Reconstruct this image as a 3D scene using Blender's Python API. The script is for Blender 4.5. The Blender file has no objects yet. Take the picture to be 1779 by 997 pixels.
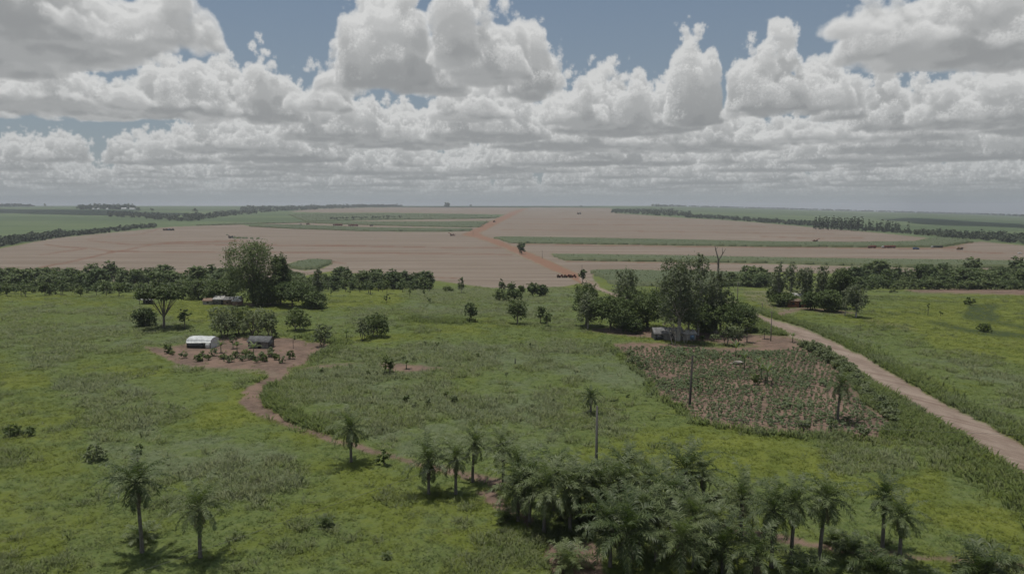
import bpy, bmesh, math, random
import numpy as np
from mathutils import Vector, Matrix

SC = bpy.context.scene
COL = SC.collection
R = math.radians

# ------------------------------------------------------------------ camera
CAM_H = 38.0
F = 1270.0 / 1779.0            # focal length as a share of the frame width
PITCH = math.atan((498.5 - 358.0) / 1270.0)
cam_d = bpy.data.cameras.new("camera")
cam_d.sensor_width = 36.0
cam_d.lens = 36.0 * F
cam_d.clip_start = 0.5
cam_d.clip_end = 60000.0
cam = bpy.data.objects.new("camera", cam_d)
COL.objects.link(cam)
cam.location = (0, 0, CAM_H)
cam.rotation_euler = (R(90) - PITCH, 0, 0)
SC.camera = cam

# ------------------------------------------------------------------ exposure, sampling
SC.view_settings.view_transform = 'Standard'
SC.view_settings.look = 'None'
SC.view_settings.gamma = 1.0
SC.view_settings.use_curve_mapping = False
SC.view_settings.exposure = EXPO = -0.1
SC.render.engine = 'CYCLES'
cy = SC.cycles
cy.use_denoising = True
cy.use_adaptive_sampling = True
cy.adaptive_threshold = 0.02
cy.max_bounces = 4
cy.diffuse_bounces = 2
cy.glossy_bounces = 1
cy.transmission_bounces = 2
cy.volume_bounces = 0
cy.transparent_max_bounces = 6
cy.caustics_reflective = cy.caustics_refractive = False

SUN_EL, SUN_AZ = 78.0, -50.0   # compass-like: measured from +Y towards +X
SKY_STRENGTH = 0.1

# ------------------------------------------------------------------ node helpers
class NT:
    def __init__(s, tree): s.t = tree; s.n = tree.nodes; s.l = tree.links
    def new(s, typ, **kw):
        n = s.n.new(typ)
        for k, v in kw.items(): setattr(n, k, v)
        return n
    def put(s, sock, v):
        if v is None: return
        if hasattr(v, 'is_output') or isinstance(v, bpy.types.NodeSocket): s.l.new(v, sock)
        else:
            try: sock.default_value = v
            except Exception:
                sock.default_value = (*v, 1.0)
    def m(s, op, a, b=None, c=None, clamp=False):
        n = s.new('ShaderNodeMath', operation=op, use_clamp=clamp)
        s.put(n.inputs[0], a); s.put(n.inputs[1], b)
        if c is not None: s.put(n.inputs[2], c)
        return n.outputs[0]
    def v(s, op, a, b=None, scale=None):
        n = s.new('ShaderNodeVectorMath', operation=op)
        s.put(n.inputs[0], a)
        if b is not None: s.put(n.inputs[1], b)
        if scale is not None: s.put(n.inputs['Scale'], scale)
        return n.outputs['Value'] if op in ('LENGTH', 'DOT_PRODUCT', 'DISTANCE') else n.outputs['Vector']
    def comb(s, x, y, z=0.0):
        n = s.new('ShaderNodeCombineXYZ')
        s.put(n.inputs[0], x); s.put(n.inputs[1], y); s.put(n.inputs[2], z)
        return n.outputs[0]
    def sep(s, v):
        n = s.new('ShaderNodeSeparateXYZ'); s.put(n.inputs[0], v); return n.outputs
    def mix(s, f, a, b, blend='MIX'):
        n = s.new('ShaderNodeMix', data_type='RGBA', blend_type=blend)
        s.put(n.inputs[0], f)
        for q, w in ((6, a), (7, b)):
            if isinstance(w, (tuple, list)) and len(w) == 3: w = (*w, 1.0)
            s.put(n.inputs[q], w)
        return n.outputs[2]
    def fmix(s, f, a, b):
        n = s.new('ShaderNodeMix', data_type='FLOAT')
        s.put(n.inputs[0], f); s.put(n.inputs[2], a); s.put(n.inputs[3], b)
        return n.outputs[0]
    def ss(s, v, a, b, lo=0.0, hi=1.0, kind='SMOOTHSTEP'):
        n = s.new('ShaderNodeMapRange', interpolation_type=kind)
        s.put(n.inputs[0], v); s.put(n.inputs[1], a); s.put(n.inputs[2], b)
        s.put(n.inputs[3], lo); s.put(n.inputs[4], hi)
        return n.outputs[0]
    def noise(s, vec, scale=1.0, detail=4.0, rough=0.5, dist=0.0, dim='3D', out=0, lac=2.0):
        n = s.new('ShaderNodeTexNoise', noise_dimensions=dim)
        s.put(n.inputs['Vector'], vec); s.put(n.inputs['Scale'], scale)
        s.put(n.inputs['Detail'], detail); s.put(n.inputs['Roughness'], rough)
        s.put(n.inputs['Distortion'], dist); s.put(n.inputs['Lacunarity'], lac)
        return n.outputs[out]
    def voro(s, vec, scale=1.0, detail=0.0, rough=0.5, dim='3D', feature='F1', smooth=0.5, out='Distance', rnd=1.0):
        n = s.new('ShaderNodeTexVoronoi', voronoi_dimensions=dim, feature=feature)
        s.put(n.inputs['Vector'], vec); s.put(n.inputs['Scale'], scale)
        s.put(n.inputs['Detail'], detail); s.put(n.inputs['Roughness'], rough)
        s.put(n.inputs['Randomness'], rnd)
        if feature == 'SMOOTH_F1': s.put(n.inputs['Smoothness'], smooth)
        return n.outputs[out]

# ------------------------------------------------------------------ world: Nishita sky with cumulus
def sky_uv(px, py):
    """photo position -> slopes (x/y, z/y) of the direction it looks in"""
    cx = (px - 889.5) / 1270.0; c = (498.5 - py) / 1270.0
    dy = math.cos(PITCH) + c * math.sin(PITCH); dz = c * math.cos(PITCH) - math.sin(PITCH)
    return cx / dy, dz / dy

# ------------------------------------------------------------------ cumulus field, computed as a real 3D cloud layer
HEAPS = [  # x, base row, half width px, height px  (photo positions of the larger clouds' middles)
 (100,94,150,120),(210,92,110,100),(320,86,80,85),(20,60,150,150),(-200,90,300,160),
 (60,190,190,60),(330,200,110,75),(215,190,100,60),(470,208,70,95),(395,205,60,90),
 (680,152,80,165),(610,158,60,105),(640,150,50,140),(765,160,55,95),(850,136,78,150),(800,110,50,110),(940,160,52,120),(900,170,50,90),(820,204,80,50),(560,190,60,60),
 (1205,214,50,172),(1165,226,60,100),(1065,228,110,92),(1000,215,60,60),
 (1340,192,72,130),(1310,192,45,110),(1415,192,66,85),(1300,205,50,70),(1460,205,46,70),(1535,225,56,105),
 (1590,102,130,110),(1490,62,70,45),(1700,104,110,150),(1760,90,90,120),(1900,90,200,150),(1690,215,110,85),(1770,230,80,100),(1600,240,90,60),
 (580,240,95,70),(700,252,120,60),(850,240,110,80),(960,256,110,70),(1090,258,120,40),(1230,258,140,50),(1400,246,120,30),
 (1560,262,130,70),(1690,275,140,90),(1480,280,130,50),(90,278,70,42),(250,284,62,50),(420,262,120,50),
 (520,290,80,40),(650,300,150,35),(900,298,130,35),(1330,296,120,40),(25,296,60,25),(-250,240,200,100),(2050,220,160,120)]

def worley_tile(n, cells, rng):
    pts = rng.random((cells, cells, cells, 3)).astype(np.float32)
    g = (np.arange(n, dtype=np.float32) + 0.5) * cells / n
    ci = np.floor(g).astype(int)
    out = np.full((n, n, n), 9.0, np.float32)
    for dx in (-1, 0, 1):
        ix = (ci + dx) % cells
        for dy in (-1, 0, 1):
            iy = (ci + dy) % cells
            for dz in (-1, 0, 1):
                iz = (ci + dz) % cells
                p = pts[ix[:, None, None], iy[None, :, None], iz[None, None, :]]
                d = ((ci + dx)[:, None, None] + p[..., 0] - g[:, None, None]) ** 2
                d += ((ci + dy)[None, :, None] + p[..., 1] - g[None, :, None]) ** 2
                d += ((ci + dz)[None, None, :] + p[..., 2] - g[None, None, :]) ** 2
                np.minimum(out, d, out=out)
    return 1.0 - np.sqrt(out)

def cloud_panorama(W=1300, H=280, az_half=42.0, el_max=18.0, seed=7):
    rng = np.random.default_rng(seed)
    N = 96
    t1 = worley_tile(N, 4, rng) * 0.46 + worley_tile(N, 8, rng) * 0.33 + worley_tile(N, 16, rng) * 0.21
    t1 = (t1 - t1.mean()) / t1.std()
    t1 = t1.ravel()
    # ---- cloud-top map over the country
    CELL = 60.0; X0, Y0 = -66000.0, 2500.0; NX, NY = 2200, 1450
    TOP = np.zeros((NY, NX), np.float32)
    def heap(x, y, rx, ry, h, pw=1.2):
        i0 = max(int((x - rx - X0) / CELL), 0); i1 = min(int((x + rx - X0) / CELL) + 2, NX)
        j0 = max(int((y - ry - Y0) / CELL), 0); j1 = min(int((y + ry - Y0) / CELL) + 2, NY)
        if i0 >= i1 or j0 >= j1: return
        gx = (X0 + (np.arange(i0, i1) + .5) * CELL - x) / rx; gy = (Y0 + (np.arange(j0, j1) + .5) * CELL - y) / ry
        r2 = gx[None, :] ** 2 + gy[:, None] ** 2
        v = h * np.sqrt(np.clip(1 - r2, 0, None)) ** pw
        T_ = TOP[j0:j1, i0:i1]
        np.maximum(T_, v, out=T_)
    ZB = 1250.0
    for cx, base, rpx, hpx in HEAPS:
        u, v = sky_uv(cx, base)
        y = ZB / v
        heap(u * y, y, rpx / 1270 * y, min(rpx / 1270 * y, 1500.), hpx / 1270 * y, 0.85)
    for k in range(1500):
        y = 14500 + 86000 * rng.random() ** 0.8
        x = (rng.random() * 2 - 1) * 62000
        s = rng.lognormal(0, 0.5)
        f = 1.0 if y > 20000 else 0.5
        r = 760 * s * f
        heap(x, y, r, r, min(r * (0.55 + 0.6 * rng.random()), 2200))
    TOP = TOP.ravel()
    vox = 2500.0 / N; vox2 = 900.0 / N
    AMP1, AMP2 = 175.0, 48.0
    def tri(x, y, z):
        xi = np.floor(x); yi = np.floor(y); zi = np.floor(z)
        fx = x - xi; fy = y - yi; fz = z - zi
        xi = xi.astype(np.int32) % N; yi = yi.astype(np.int32) % N; zi = zi.astype(np.int32) % N
        x1 = (xi + 1) % N; y1 = (yi + 1) % N; z1 = (zi + 1) % N
        xi *= N * N; x1 *= N * N; yi *= N; y1 *= N
        c00 = t1[xi + yi + zi] * (1 - fz) + t1[xi + yi + z1] * fz
        c01 = t1[xi + y1 + zi] * (1 - fz) + t1[xi + y1 + z1] * fz
        c10 = t1[x1 + yi + zi] * (1 - fz) + t1[x1 + yi + z1] * fz
        c11 = t1[x1 + y1 + zi] * (1 - fz) + t1[x1 + y1 + z1] * fz
        return (c00 * (1 - fy) + c01 * fy) * (1 - fx) + (c10 * (1 - fy) + c11 * fy) * fx
    def dens(x, y, z, detail=True, jit=0.0):
        ix = ((x - X0) / CELL + jit * 0).astype(np.int32); iy = ((y - Y0) / CELL).astype(np.int32)
        ok = (ix >= 0) & (ix < NX - 1) & (iy >= 0) & (iy < NY - 1)
        ix = np.clip(ix, 0, NX - 2); iy = np.clip(iy, 0, NY - 2)
        fx = np.clip((x - X0) / CELL - ix, 0, 1); fy = np.clip((y - Y0) / CELL - iy, 0, 1)
        o = iy * NX + ix
        top = (TOP[o] * (1 - fx) + TOP[o + 1] * fx) * (1 - fy) + (TOP[o + NX] * (1 - fx) + TOP[o + NX + 1] * fx) * fy
        h = z - ZB
        if detail:
            n = tri(x / vox, y / vox, z / vox) * AMP1 + tri(y / vox2, x / vox2, z / vox2) * (AMP2 * np.clip(13000.0 / y, 0.15, 1))
        else:
            a = (np.floor(x / vox + jit).astype(np.int32) % N * N + np.floor(y / vox + jit).astype(np.int32) % N) * N + np.floor(z / vox + jit).astype(np.int32) % N
            n = t1[a] * AMP1
        n = np.where(n > 0, n * 0.8, n)
        hh = np.where(h < 0, -h * 6.0, h)
        d = top * 1.0 - 95.0 - hh + n * np.clip(0.35 + h / 500.0, 0.2, 1.25)
        d = np.where(top < 60.0, -500.0, d)
        base = np.clip((h + 40 + n * 0.25) / 80.0, 0, 1)
        return np.clip(d / 75.0, 0, 1) * base * ok
    az = np.radians((np.arange(W) + .5) / W * 2 * az_half - az_half).astype(np.float32)
    el = np.radians(((np.arange(H) + .5) / H) * el_max).astype(np.float32)
    sxy = math.cos(R(SUN_EL))
    L = (math.sin(R(SUN_AZ)) * sxy, math.cos(R(SUN_AZ)) * sxy, math.sin(R(SUN_EL)))
    LUM = np.zeros((H, W), np.float32); TR = np.ones((H, W), np.float32); DEP = np.zeros((H, W), np.float32)
    for j in range(H):
        e = float(el[j]); te = math.tan(e)
        t0 = max(ZB * 0.97 / te, 3000.0); tmax = min(4300.0 / te, 120000.0)
        if t0 >= tmax: continue
        tr = np.ones(W, np.float32); lum = np.zeros(W, np.float32); dep = np.zeros(W, np.float32)
        sa, ca = np.sin(az), np.cos(az)
        t = t0
        while t < tmax:
            st = max(t * 0.0075, 50.0)
            act = np.nonzero(tr > 0.02)[0]
            if len(act) == 0: break
            tj = t + st * rng.random(len(act)).astype(np.float32)
            x = tj * sa[act]; y = tj * ca[act]; z = tj * te
            jit = rng.random(len(act)).astype(np.float32)
            d = dens(x, y, z, True, jit)
            hit = np.nonzero(d > 0.01)[0]
            if len(hit):
                xs, ys, zs, dh, ji = x[hit], y[hit], z[hit], d[hit], jit[hit]
                tau = np.zeros(len(hit), np.float32); prev = 0.0
                for s, w_ in ((40., 70.), (110., 90.), (240., 170.), (520., 360.), (1100., 600.)):
                    tau += dens(xs + L[0] * s, ys + L[1] * s, zs + L[2] * s, s < 200, ji * 0.35) * w_
                sig = 1 / 60.0
                sun = np.exp(-tau * sig * 1.0) * 0.45 + np.exp(-tau * sig * 0.16) * 0.55
                hfr = np.clip((zs - ZB) / 900.0, 0, 1)
                amb = 0.27 + 0.28 * hfr
                lu = sun * 0.95 + amb
                al = 1 - np.exp(-dh * st / 65.0)
                k = act[hit]
                lum[k] += tr[k] * al * lu; dep[k] += tr[k] * al * t
                tr[k] *= 1 - al
            t += st
        LUM[j] = lum; TR[j] = tr; DEP[j] = dep
    A = 1 - TR
    def soft(a):                                        # takes the sampling grain out
        a = np.pad(a, 1, mode='edge')
        a = a[:, :-2] * .12 + a[:, 1:-1] * .76 + a[:, 2:] * .12
        return a[:-2] * .12 + a[1:-1] * .76 + a[2:] * .12
    LUM, A, DEP = soft(LUM), soft(A), soft(DEP)
    LUM = LUM / np.maximum(A, 1e-4); DEP = DEP / np.maximum(A, 1e-4)
    return LUM, A, DEP, az, el

def build_world():
    LUM, A, DEP, az, el = cloud_panorama()
    H, W = LUM.shape
    img = bpy.data.images.new("cloud_field", W, H, alpha=True, float_buffer=True)
    img.colorspace_settings.name = 'Non-Color'
    buf = np.ones((H, W, 4), np.float32)
    buf[..., 0] = LUM; buf[..., 1] = A; buf[..., 2] = DEP / 50000.0
    img.pixels.foreach_set(buf.ravel()); img.update()
    w = bpy.data.worlds.new("World"); SC.world = w; w.use_nodes = True
    T = NT(w.node_tree); T.n.clear()
    out = T.new('ShaderNodeOutputWorld'); bg = T.new('ShaderNodeBackground')
    bg.inputs['Strength'].default_value = SKY_STRENGTH
    T.l.new(bg.outputs[0], out.inputs[0])
    sky = T.new('ShaderNodeTexSky', sky_type='NISHITA', sun_disc=False)
    sky.sun_elevation = R(SUN_EL); sky.sun_rotation = R(SUN_AZ)
    sky.altitude = 400; sky.air_density = 1.0; sky.dust_density = 1.0; sky.ozone_density = 1.0
    d = T.new('ShaderNodeTexCoord').outputs['Generated']
    x, y, z = T.sep(d)
    azn = T.m('ARCTAN2', x, y)
    eln = T.m('ARCSINE', z)
    k = 1.0 / SKY_STRENGTH * 2 ** -EXPO
    e01 = T.m('DIVIDE', T.m('MAXIMUM', eln, 0.0), R(16.0))
    K = lambda c: tuple(q * k for q in c)
    # clear air: the Nishita sky, paler and hazier towards the horizon
    air = K(AIR)
    clear = T.mix(0.65, T.mix(1.0, sky.outputs[0], (0.80, 0.86, 0.86, 1), 'MULTIPLY'), K((0.185, 0.232, 0.295)))
    clear = T.mix(T.m('MULTIPLY', T.m('SUBTRACT', 1.0, T.m('POWER', T.m('MINIMUM', e01, 1.0), 0.55)), 0.9), clear, air)
    u = T.m('DIVIDE', T.m('PINGPONG', T.m('ADD', azn, R(42.0)), R(84.0)), R(84.0))
    v = T.m('DIVIDE', T.m('MINIMUM', T.m('MAXIMUM', eln, R(0.05)), R(17.8)), R(18.0))
    it = T.new('ShaderNodeTexImage', interpolation='Linear', extension='EXTEND'); it.image = img
    T.l.new(T.comb(u, v), it.inputs[0])
    s = T.sep(it.outputs[0])
    lum = T.m('DIVIDE', T.m('SUBTRACT', s[0], 0.22), 0.95, clamp=True)
    cc = T.mix(lum, K(CLOUD_GREY), K(CLOUD_WHITE))
    far = T.m('EXPONENT', T.m('MULTIPLY', s[2], -50000.0 / 60000.0))
    cc = T.mix(far, air, cc)
    # above the computed field the same broken cumulus goes on overhead
    n = T.noise(T.v('MULTIPLY', d, (1, 1, 1.5)), 3.0, 6.0, 0.55)
    hi = T.ss(n, 0.5, 0.58)
    up = T.ss(eln, R(16.5), R(20.0))
    al = T.fmix(up, s[1], T.m('MULTIPLY', hi, 0.9))
    cc = T.mix(up, cc, T.mix(n, K(CLOUD_WHITE), K(CLOUD_GREY)))
    col = T.mix(al, clear, cc)
    col = T.mix(T.ss(eln, R(0.0), R(1.5), 0.7, 0.0), col, air)
    T.l.new(col, bg.inputs['Color'])
AIR = (0.305, 0.333, 0.345)
CLOUD_GREY = (0.218, 0.226, 0.232)
CLOUD_WHITE = (0.70, 0.70, 0.69)
build_world()

# ------------------------------------------------------------------ sun
sd = bpy.data.lights.new("sun", 'SUN'); sd.energy = 3.2; sd.angle = R(0.53); sd.color = (1.0, 0.965, 0.90)
so = bpy.data.objects.new("sun", sd); COL.objects.link(so)
_s = Vector((math.sin(R(SUN_AZ)) * math.cos(R(SUN_EL)), math.cos(R(SUN_AZ)) * math.cos(R(SUN_EL)), math.sin(R(SUN_EL))))
so.rotation_euler = _s.to_track_quat('Z', 'Y').to_euler()
so.location = (0, 0, 300)

# ------------------------------------------------------------------ terrain
def vnoise(x, y, seed=0):
    xi = np.floor(x).astype(np.int64); yi = np.floor(y).astype(np.int64)
    fx = x - xi; fy = y - yi
    fx = fx * fx * (3 - 2 * fx); fy = fy * fy * (3 - 2 * fy)
    def h(a, b):
        n = (a * 374761393 + b * 668265263 + seed * 974634777) & 0xffffffff
        n = ((n ^ (n >> 13)) * 1274126177) & 0xffffffff
        return ((n ^ (n >> 16)) & 0xffff) / 65535.0
    return (h(xi, yi) * (1 - fx) + h(xi + 1, yi) * fx) * (1 - fy) + (h(xi, yi + 1) * (1 - fx) + h(xi + 1, yi + 1) * fx) * fy
def fbm(x, y, oct=4, seed=0):
    a, s, t = 1.0, 0.0, 0.0
    for o in range(oct):
        s = s + a * vnoise(x * 2 ** o + 17.3 * o, y * 2 ** o - 9.1 * o, seed + o); t += a; a *= 0.5
    return s / t

_Y = np.array([-300, 0, 200, 240, 300, 350, 411, 521, 618, 749, 984, 1330, 1880, 2700, 4180, 6250, 8000, 9000, 11000, 16000, 40000.])
_Z = np.array([0, 0, 0, 0, -1.2, -3.6, -8, -12, -14, -16, -17.5, -16, -9, 2, 15, 33, 39.5, 38, 0, -60, -60.])
_yy = np.concatenate([np.arange(-300, 500, 4.), np.geomspace(500, 40000, 900)])
_zz = np.interp(_yy, _Y, _Z)
for _ in range(10):
    _zz[1:-1] = (_zz[:-2] + 2 * _zz[1:-1] + _zz[2:]) / 4
def smoothstep(a, b, x):
    t = np.clip((x - a) / (b - a), 0, 1); return t * t * (3 - 2 * t)
def ground_z(x, y):
    x = np.asarray(x, float); y = np.asarray(y, float)
    z = np.interp(y, _yy, _zz)
    u = x / np.maximum(y, 80.0)
    z = z - np.minimum(y, 9000.) * 0.0135 * np.clip((u - 0.2) / 0.5, 0, 1.6) * smoothstep(1200, 3200, y)
    near = 1 - smoothstep(250, 700, y)
    z = z + (fbm(x / 34., y / 34., 3, 5) - 0.5) * 1.1 * near
    return z
_rt = np.geomspace(45, 8800, 900)
def hit(px, py):
    """where the photo's ray through (px, py) meets the ground"""
    u, v = sky_uv(px, py)
    s = (CAM_H - ground_z(u * _rt, _rt)) / _rt
    s = np.minimum.accumulate(s)
    y = float(np.interp(v, -s, _rt))
    return u * y, y
def P3(px, py):
    x, y = hit(px, py); return Vector((x, y, float(ground_z(x, y))))
def z_at(px, py, y):
    return CAM_H + sky_uv(px, py)[1] * y
def m_per_px(y): return y / 1270.0

def poly_world(pts, step=16.0):
    out = []
    n = len(pts)
    for i in range(n):
        a, b = pts[i], pts[(i + 1) % n]
        L = math.hypot(b[0] - a[0], b[1] - a[1]); k = max(1, int(L / step))
        for q in range(k):
            out.append(hit(a[0] + (b[0] - a[0]) * q / k, a[1] + (b[1] - a[1]) * q / k))
    return np.array(out)
def inside(poly, x, y):
    r = np.zeros(x.shape, bool)
    bb = (x > poly[:, 0].min()) & (x < poly[:, 0].max()) & (y > poly[:, 1].min()) & (y < poly[:, 1].max())
    idx = np.nonzero(bb)
    if len(idx[0]) == 0: return r
    px_, py_ = x[idx], y[idx]; c = np.zeros(px_.shape, bool)
    j = len(poly) - 1
    for i in range(len(poly)):
        xi, yi = poly[i]; xj, yj = poly[j]
        if yi != yj:
            c ^= ((yi > py_) != (yj > py_)) & (px_ < (xj - xi) * (py_ - yi) / (yj - yi) + xi)
        j = i
    r[idx] = c
    return r
def band(line, w):
    """a polyline in the photo, widened by w rows (w may be a list)"""
    ws = w if isinstance(w, (list, tuple)) else [w] * len(line)
    return [(a, b - q / 2) for (a, b), q in zip(line, ws)] + [(a, b + q / 2) for (a, b), q in list(zip(line, ws))[::-1]]

STUBBLE = [
 [(895,362),(925,361),(905,372),(880,388),(855,408),(870,412),(920,430),(960,445),(1030,468),(1030,484),(1040,496),(1020,496),(940,466),(870,428),(800,412),(800,402),(850,385),(880,372)],
 [(-60,437),(0,432),(60,420),(100,413),(155,408),(200,403.5),(262,398),(275,396),(300,394),(370,391.5),(420,390),(433,393),(500,397),(640,402),(760,402.5),(822,402),(828,398),(850,396),(862,392),(850,400),(835,404),(815,405),(813,410),(830,414),(860,421),(890,433),(920,446),(960,462),(1000,480),(1018,494),(1008,492),(985,497),(955,499.5),(905,500.5),(850,500),(790,492),(740,485),(640,478),(575,471),(540,477),(500,484),(450,484),(300,487),(150,490),(-60,492)],
 [(500,368),(540,363.5),(600,361.5),(700,360),(780,359.8),(880,360.3),(915,361.5),(897,368),(880,373),(820,372),(700,370),(560,369.5)],
 [(598,383.5),(700,382),(855,379.5),(868,378),(862,381),(848,384),(700,385),(640,384.5)],
 [(455,389.5),(475,387.5),(530,387.2),(600,390),(700,393),(780,394.8),(835,396),(826,397.5),(760,396.5),(640,395),(560,392),(500,390.5)],
 [(920,360.2),(1060,361.5),(1068,370.5),(1120,374),(1184,378.5),(1260,382.5),(1330,388),(1400,394),(1462,399),(1552,407),(1612,413.5),(1588,419.2),(1475,420.6),(1320,419.2),(1200,416.5),(1082,414.5),(980,412.5),(870,411),(852,411.5),(840,407),(850,402),(880,385),(905,368)],
 [(850,414),(880,423),(981,424.2),(1133,426.2),(1330,429.2),(1500,430),(1640,430),(1690,421),(1707,420),(1779,426.5),(1840,433),(1840,453.5),(1779,452.3),(1526,449.8),(1320,447.2),(1166,443.6),(1032,441.8),(957,441),(985,453),(1158,455.3),(1330,458),(1552,464.8),(1779,466.2),(1840,467),(1840,483),(1779,481),(1707,479),(1604,475.5),(1475,475.2),(1320,472.5),(1158,470),(1060,468),(1026,469),(1030,478),(1020,480),(1000,470),(960,450),(915,432),(880,420)],
 [(1648,424),(1660,417.8),(1673,417.5),(1668,422.5)],
]
GREEN_ISLES = [[(500,459),(520,453),(545,450),(571,451),(576,458),(562,466),(530,470),(510,467)]]
ROAD = [
 [(906,362.5),(919,361.8),(902,369.5),(884,379),(864,389),(842,400),(833,405.5),(840,409.5),(864,416.5),(902,431.5),(952,452),(1002,474),(1030,490),(1051,504),(1036,504),(1012,494),(983,479.5),(938,460),(893,440),(853,421.5),(824,412.5),(808,409.5),(808,405),(820,400),(846,387),(871,376),(889,368)],
 [(1038,503),(1050,503),(1090,515),(1180,522),(1275,524),(1298,539),(1340,554),(1400,571),(1460,599),(1500,619),(1560,654),(1620,689),(1680,720),(1740,752),(1800,784),(2010,898),(2010,985),(1800,842),(1745,806),(1700,776),(1650,743),(1600,713),(1560,689),(1500,655),(1460,626),(1410,600),(1370,583),(1330,563),(1300,548),(1280,540),(1268,530),(1180,527),(1080,519)],
]
REDROAD = [[(906,362.5),(919,361.8),(902,369.5),(884,379),(864,389),(842,400),(833,405.5),(840,409.5),(864,416.5),(902,431.5),(952,452),(1002,474),(1012,494),(983,479.5),(938,459),(893,438),(853,421.5),(824,412.5),(800,407.5),(810,405),(820,400),(846,387),(871,376),(889,368)]]
SOIL = [
 [(250,600),(283,604),(331,595),(377,589),(392,584),(435,586),(478,586),(504,587),(539,595),(590,597),(564,609),(541,622),(529,634),(504,638),(492,646),(478,655),(466,650),(452,642),(402,640.6),(352,638),(309,633),(291,622),(262,612)],
 [(482,640),(506,646),(492,658),(474,668),(460,680),(453,692),(460,704),(478,716),(500,731),(520,739),(548,750),(592,763),(650,779),(705,795),(760,808),(835,823),(880,839),(880,850),(835,838),(760,818),(705,804),(650,788),(590,771),(545,758),(510,745),(480,733),(450,722),(428,710),(419,697),(421,683),(434,671),(455,659),(470,650)],
 band([(1220,905),(1280,923),(1340,930),(1400,942),(1480,953),(1560,964),(1660,972),(1800,985)], [10,14,12,11,10,8,8,8]),
 [(955,940),(1035,936),(1045,1010),(950,1010)],
 [(826,850),(862,848),(872,868),(930,905),(922,912),(868,884),(836,868)],
 [(1060,598),(1110,594),(1180,598),(1250,604),(1330,600),(1380,597),(1430,618),(1475,660),(1503,700),(1562,741),(1522,762),(1450,756),(1380,753),(1300,746),(1210,731),(1180,707),(1150,691),(1123,655),(1098,634)],
 [(1015,572),(1100,568),(1140,570),(1240,576),(1370,584),(1405,600),(1330,601),(1260,597),(1200,592),(1130,587),(1040,577)],
 [(1345,546),(1372,536),(1392,533.5),(1470,540),(1500,547),(1440,544),(1395,538),(1378,541),(1352,553)],
 [(1567,504),(1645,501.5),(1800,503),(1800,513),(1683,510),(1595,508)],
 [(425,528),(480,525),(478,531),(430,533)],
 [(655,632),(690,630),(730,634),(775,640),(700,648),(665,640)],
 [(500,644),(560,634),(640,630),(560,640)],
]
PALE = [  # dry straw-coloured litter
 [(300,632),(352,636),(410,640),(470,644),(500,650),(480,656),(440,648),(380,645),(300,638)],
 [(1500,551),(1525,558),(1560,563),(1600,575),(1560,570),(1520,562)], [(1310,520),(1350,520),(1400,530),(1380,545),(1340,540)],
 [(1290,505),(1420,505),(1400,520),(1300,522)],
]
CROP = [  # far green cane and crops
 [(-80,362),(0,362),(140,360),(420,356),(700,355),(1080,358.5),(1060,361),(920,359.5),(700,359.5),(540,363),(495,368),(500,372),(420,378),(370,384),(300,390),(262,397),(155,406),(60,418),(0,430),(-80,440)],
 [(1068,361.5),(1130,359),(1500,359),(1900,372),(1900,440),(1779,425),(1700,416),(1610,411),(1500,400),(1400,391),(1330,385),(1200,376),(1100,370)],
 [(500,372),(560,370),(700,371),(820,373),(878,374.5),(866,378),(700,381),(598,383),(530,386.5),(475,387),(430,391),(420,390),(370,391),(300,393),(370,384),(420,378)],
]
MARSH = [
 [(1683,528),(1744,528),(1724,540),(1744,549.5),(1732,556),(1800,571),(1800,577),(1724,561),(1683,556),(1671,551)],
 [(1598,557),(1638,558.5),(1683,571),(1724,572),(1800,583),(1800,589),(1709,583.5),(1678,577),(1633,566)],
 [(1560,760),(1565,744),(1540,735)],
]
REDLINES = [
 band([(76,424),(110,429),(160,432),(190,436),(210,437),(300,438),(412,438.5)],1.8), band([(70,443),(110,437),(150,432)],1.5),
 band([(40,473),(70,465),(110,457),(150,449),(190,439),(225,433),(270,424),(300,421.5),(370,419.5),(430,417.5)],2.2),
 band([(155,417),(170,420),(230,425),(290,424),(330,424),(412,426)],1.6), band([(412,425.5),(510,426.5),(590,427),(650,428),(760,430),(872,430.5)],[1.6,2.6,2.6,1.6,1.6,1.8]),
 band([(412,438),(540,439),(670,440),(780,441),(890,442.5)],1.8), band([(720,479),(760,482),(800,484)],1.4), band([(572,455),(600,458)],2.0),
 band([(275,398),(262,402),(240,408),(150,415)],1.2), band([(880,389),(1000,390),(1200,391.5),(1330,394)],1.0), band([(880,380),(1000,380.5),(1180,383)],0.8),
 band([(870,399),(1100,401.5),(1330,405),(1450,406)],1.0), band([(1320,411),(1420,414),(1500,413)],1.3), band([(880,424),(1133,427.2),(1330,430),(1500,431),(1640,431),(1692,421)],1.8),
 band([(1500,430.5),(1600,432),(1680,430)],2.5), band([(985,454),(1160,456.6),(1330,459)],1.2), band([(1640,434),(1720,440),(1779,440)],1.4),
]
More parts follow.
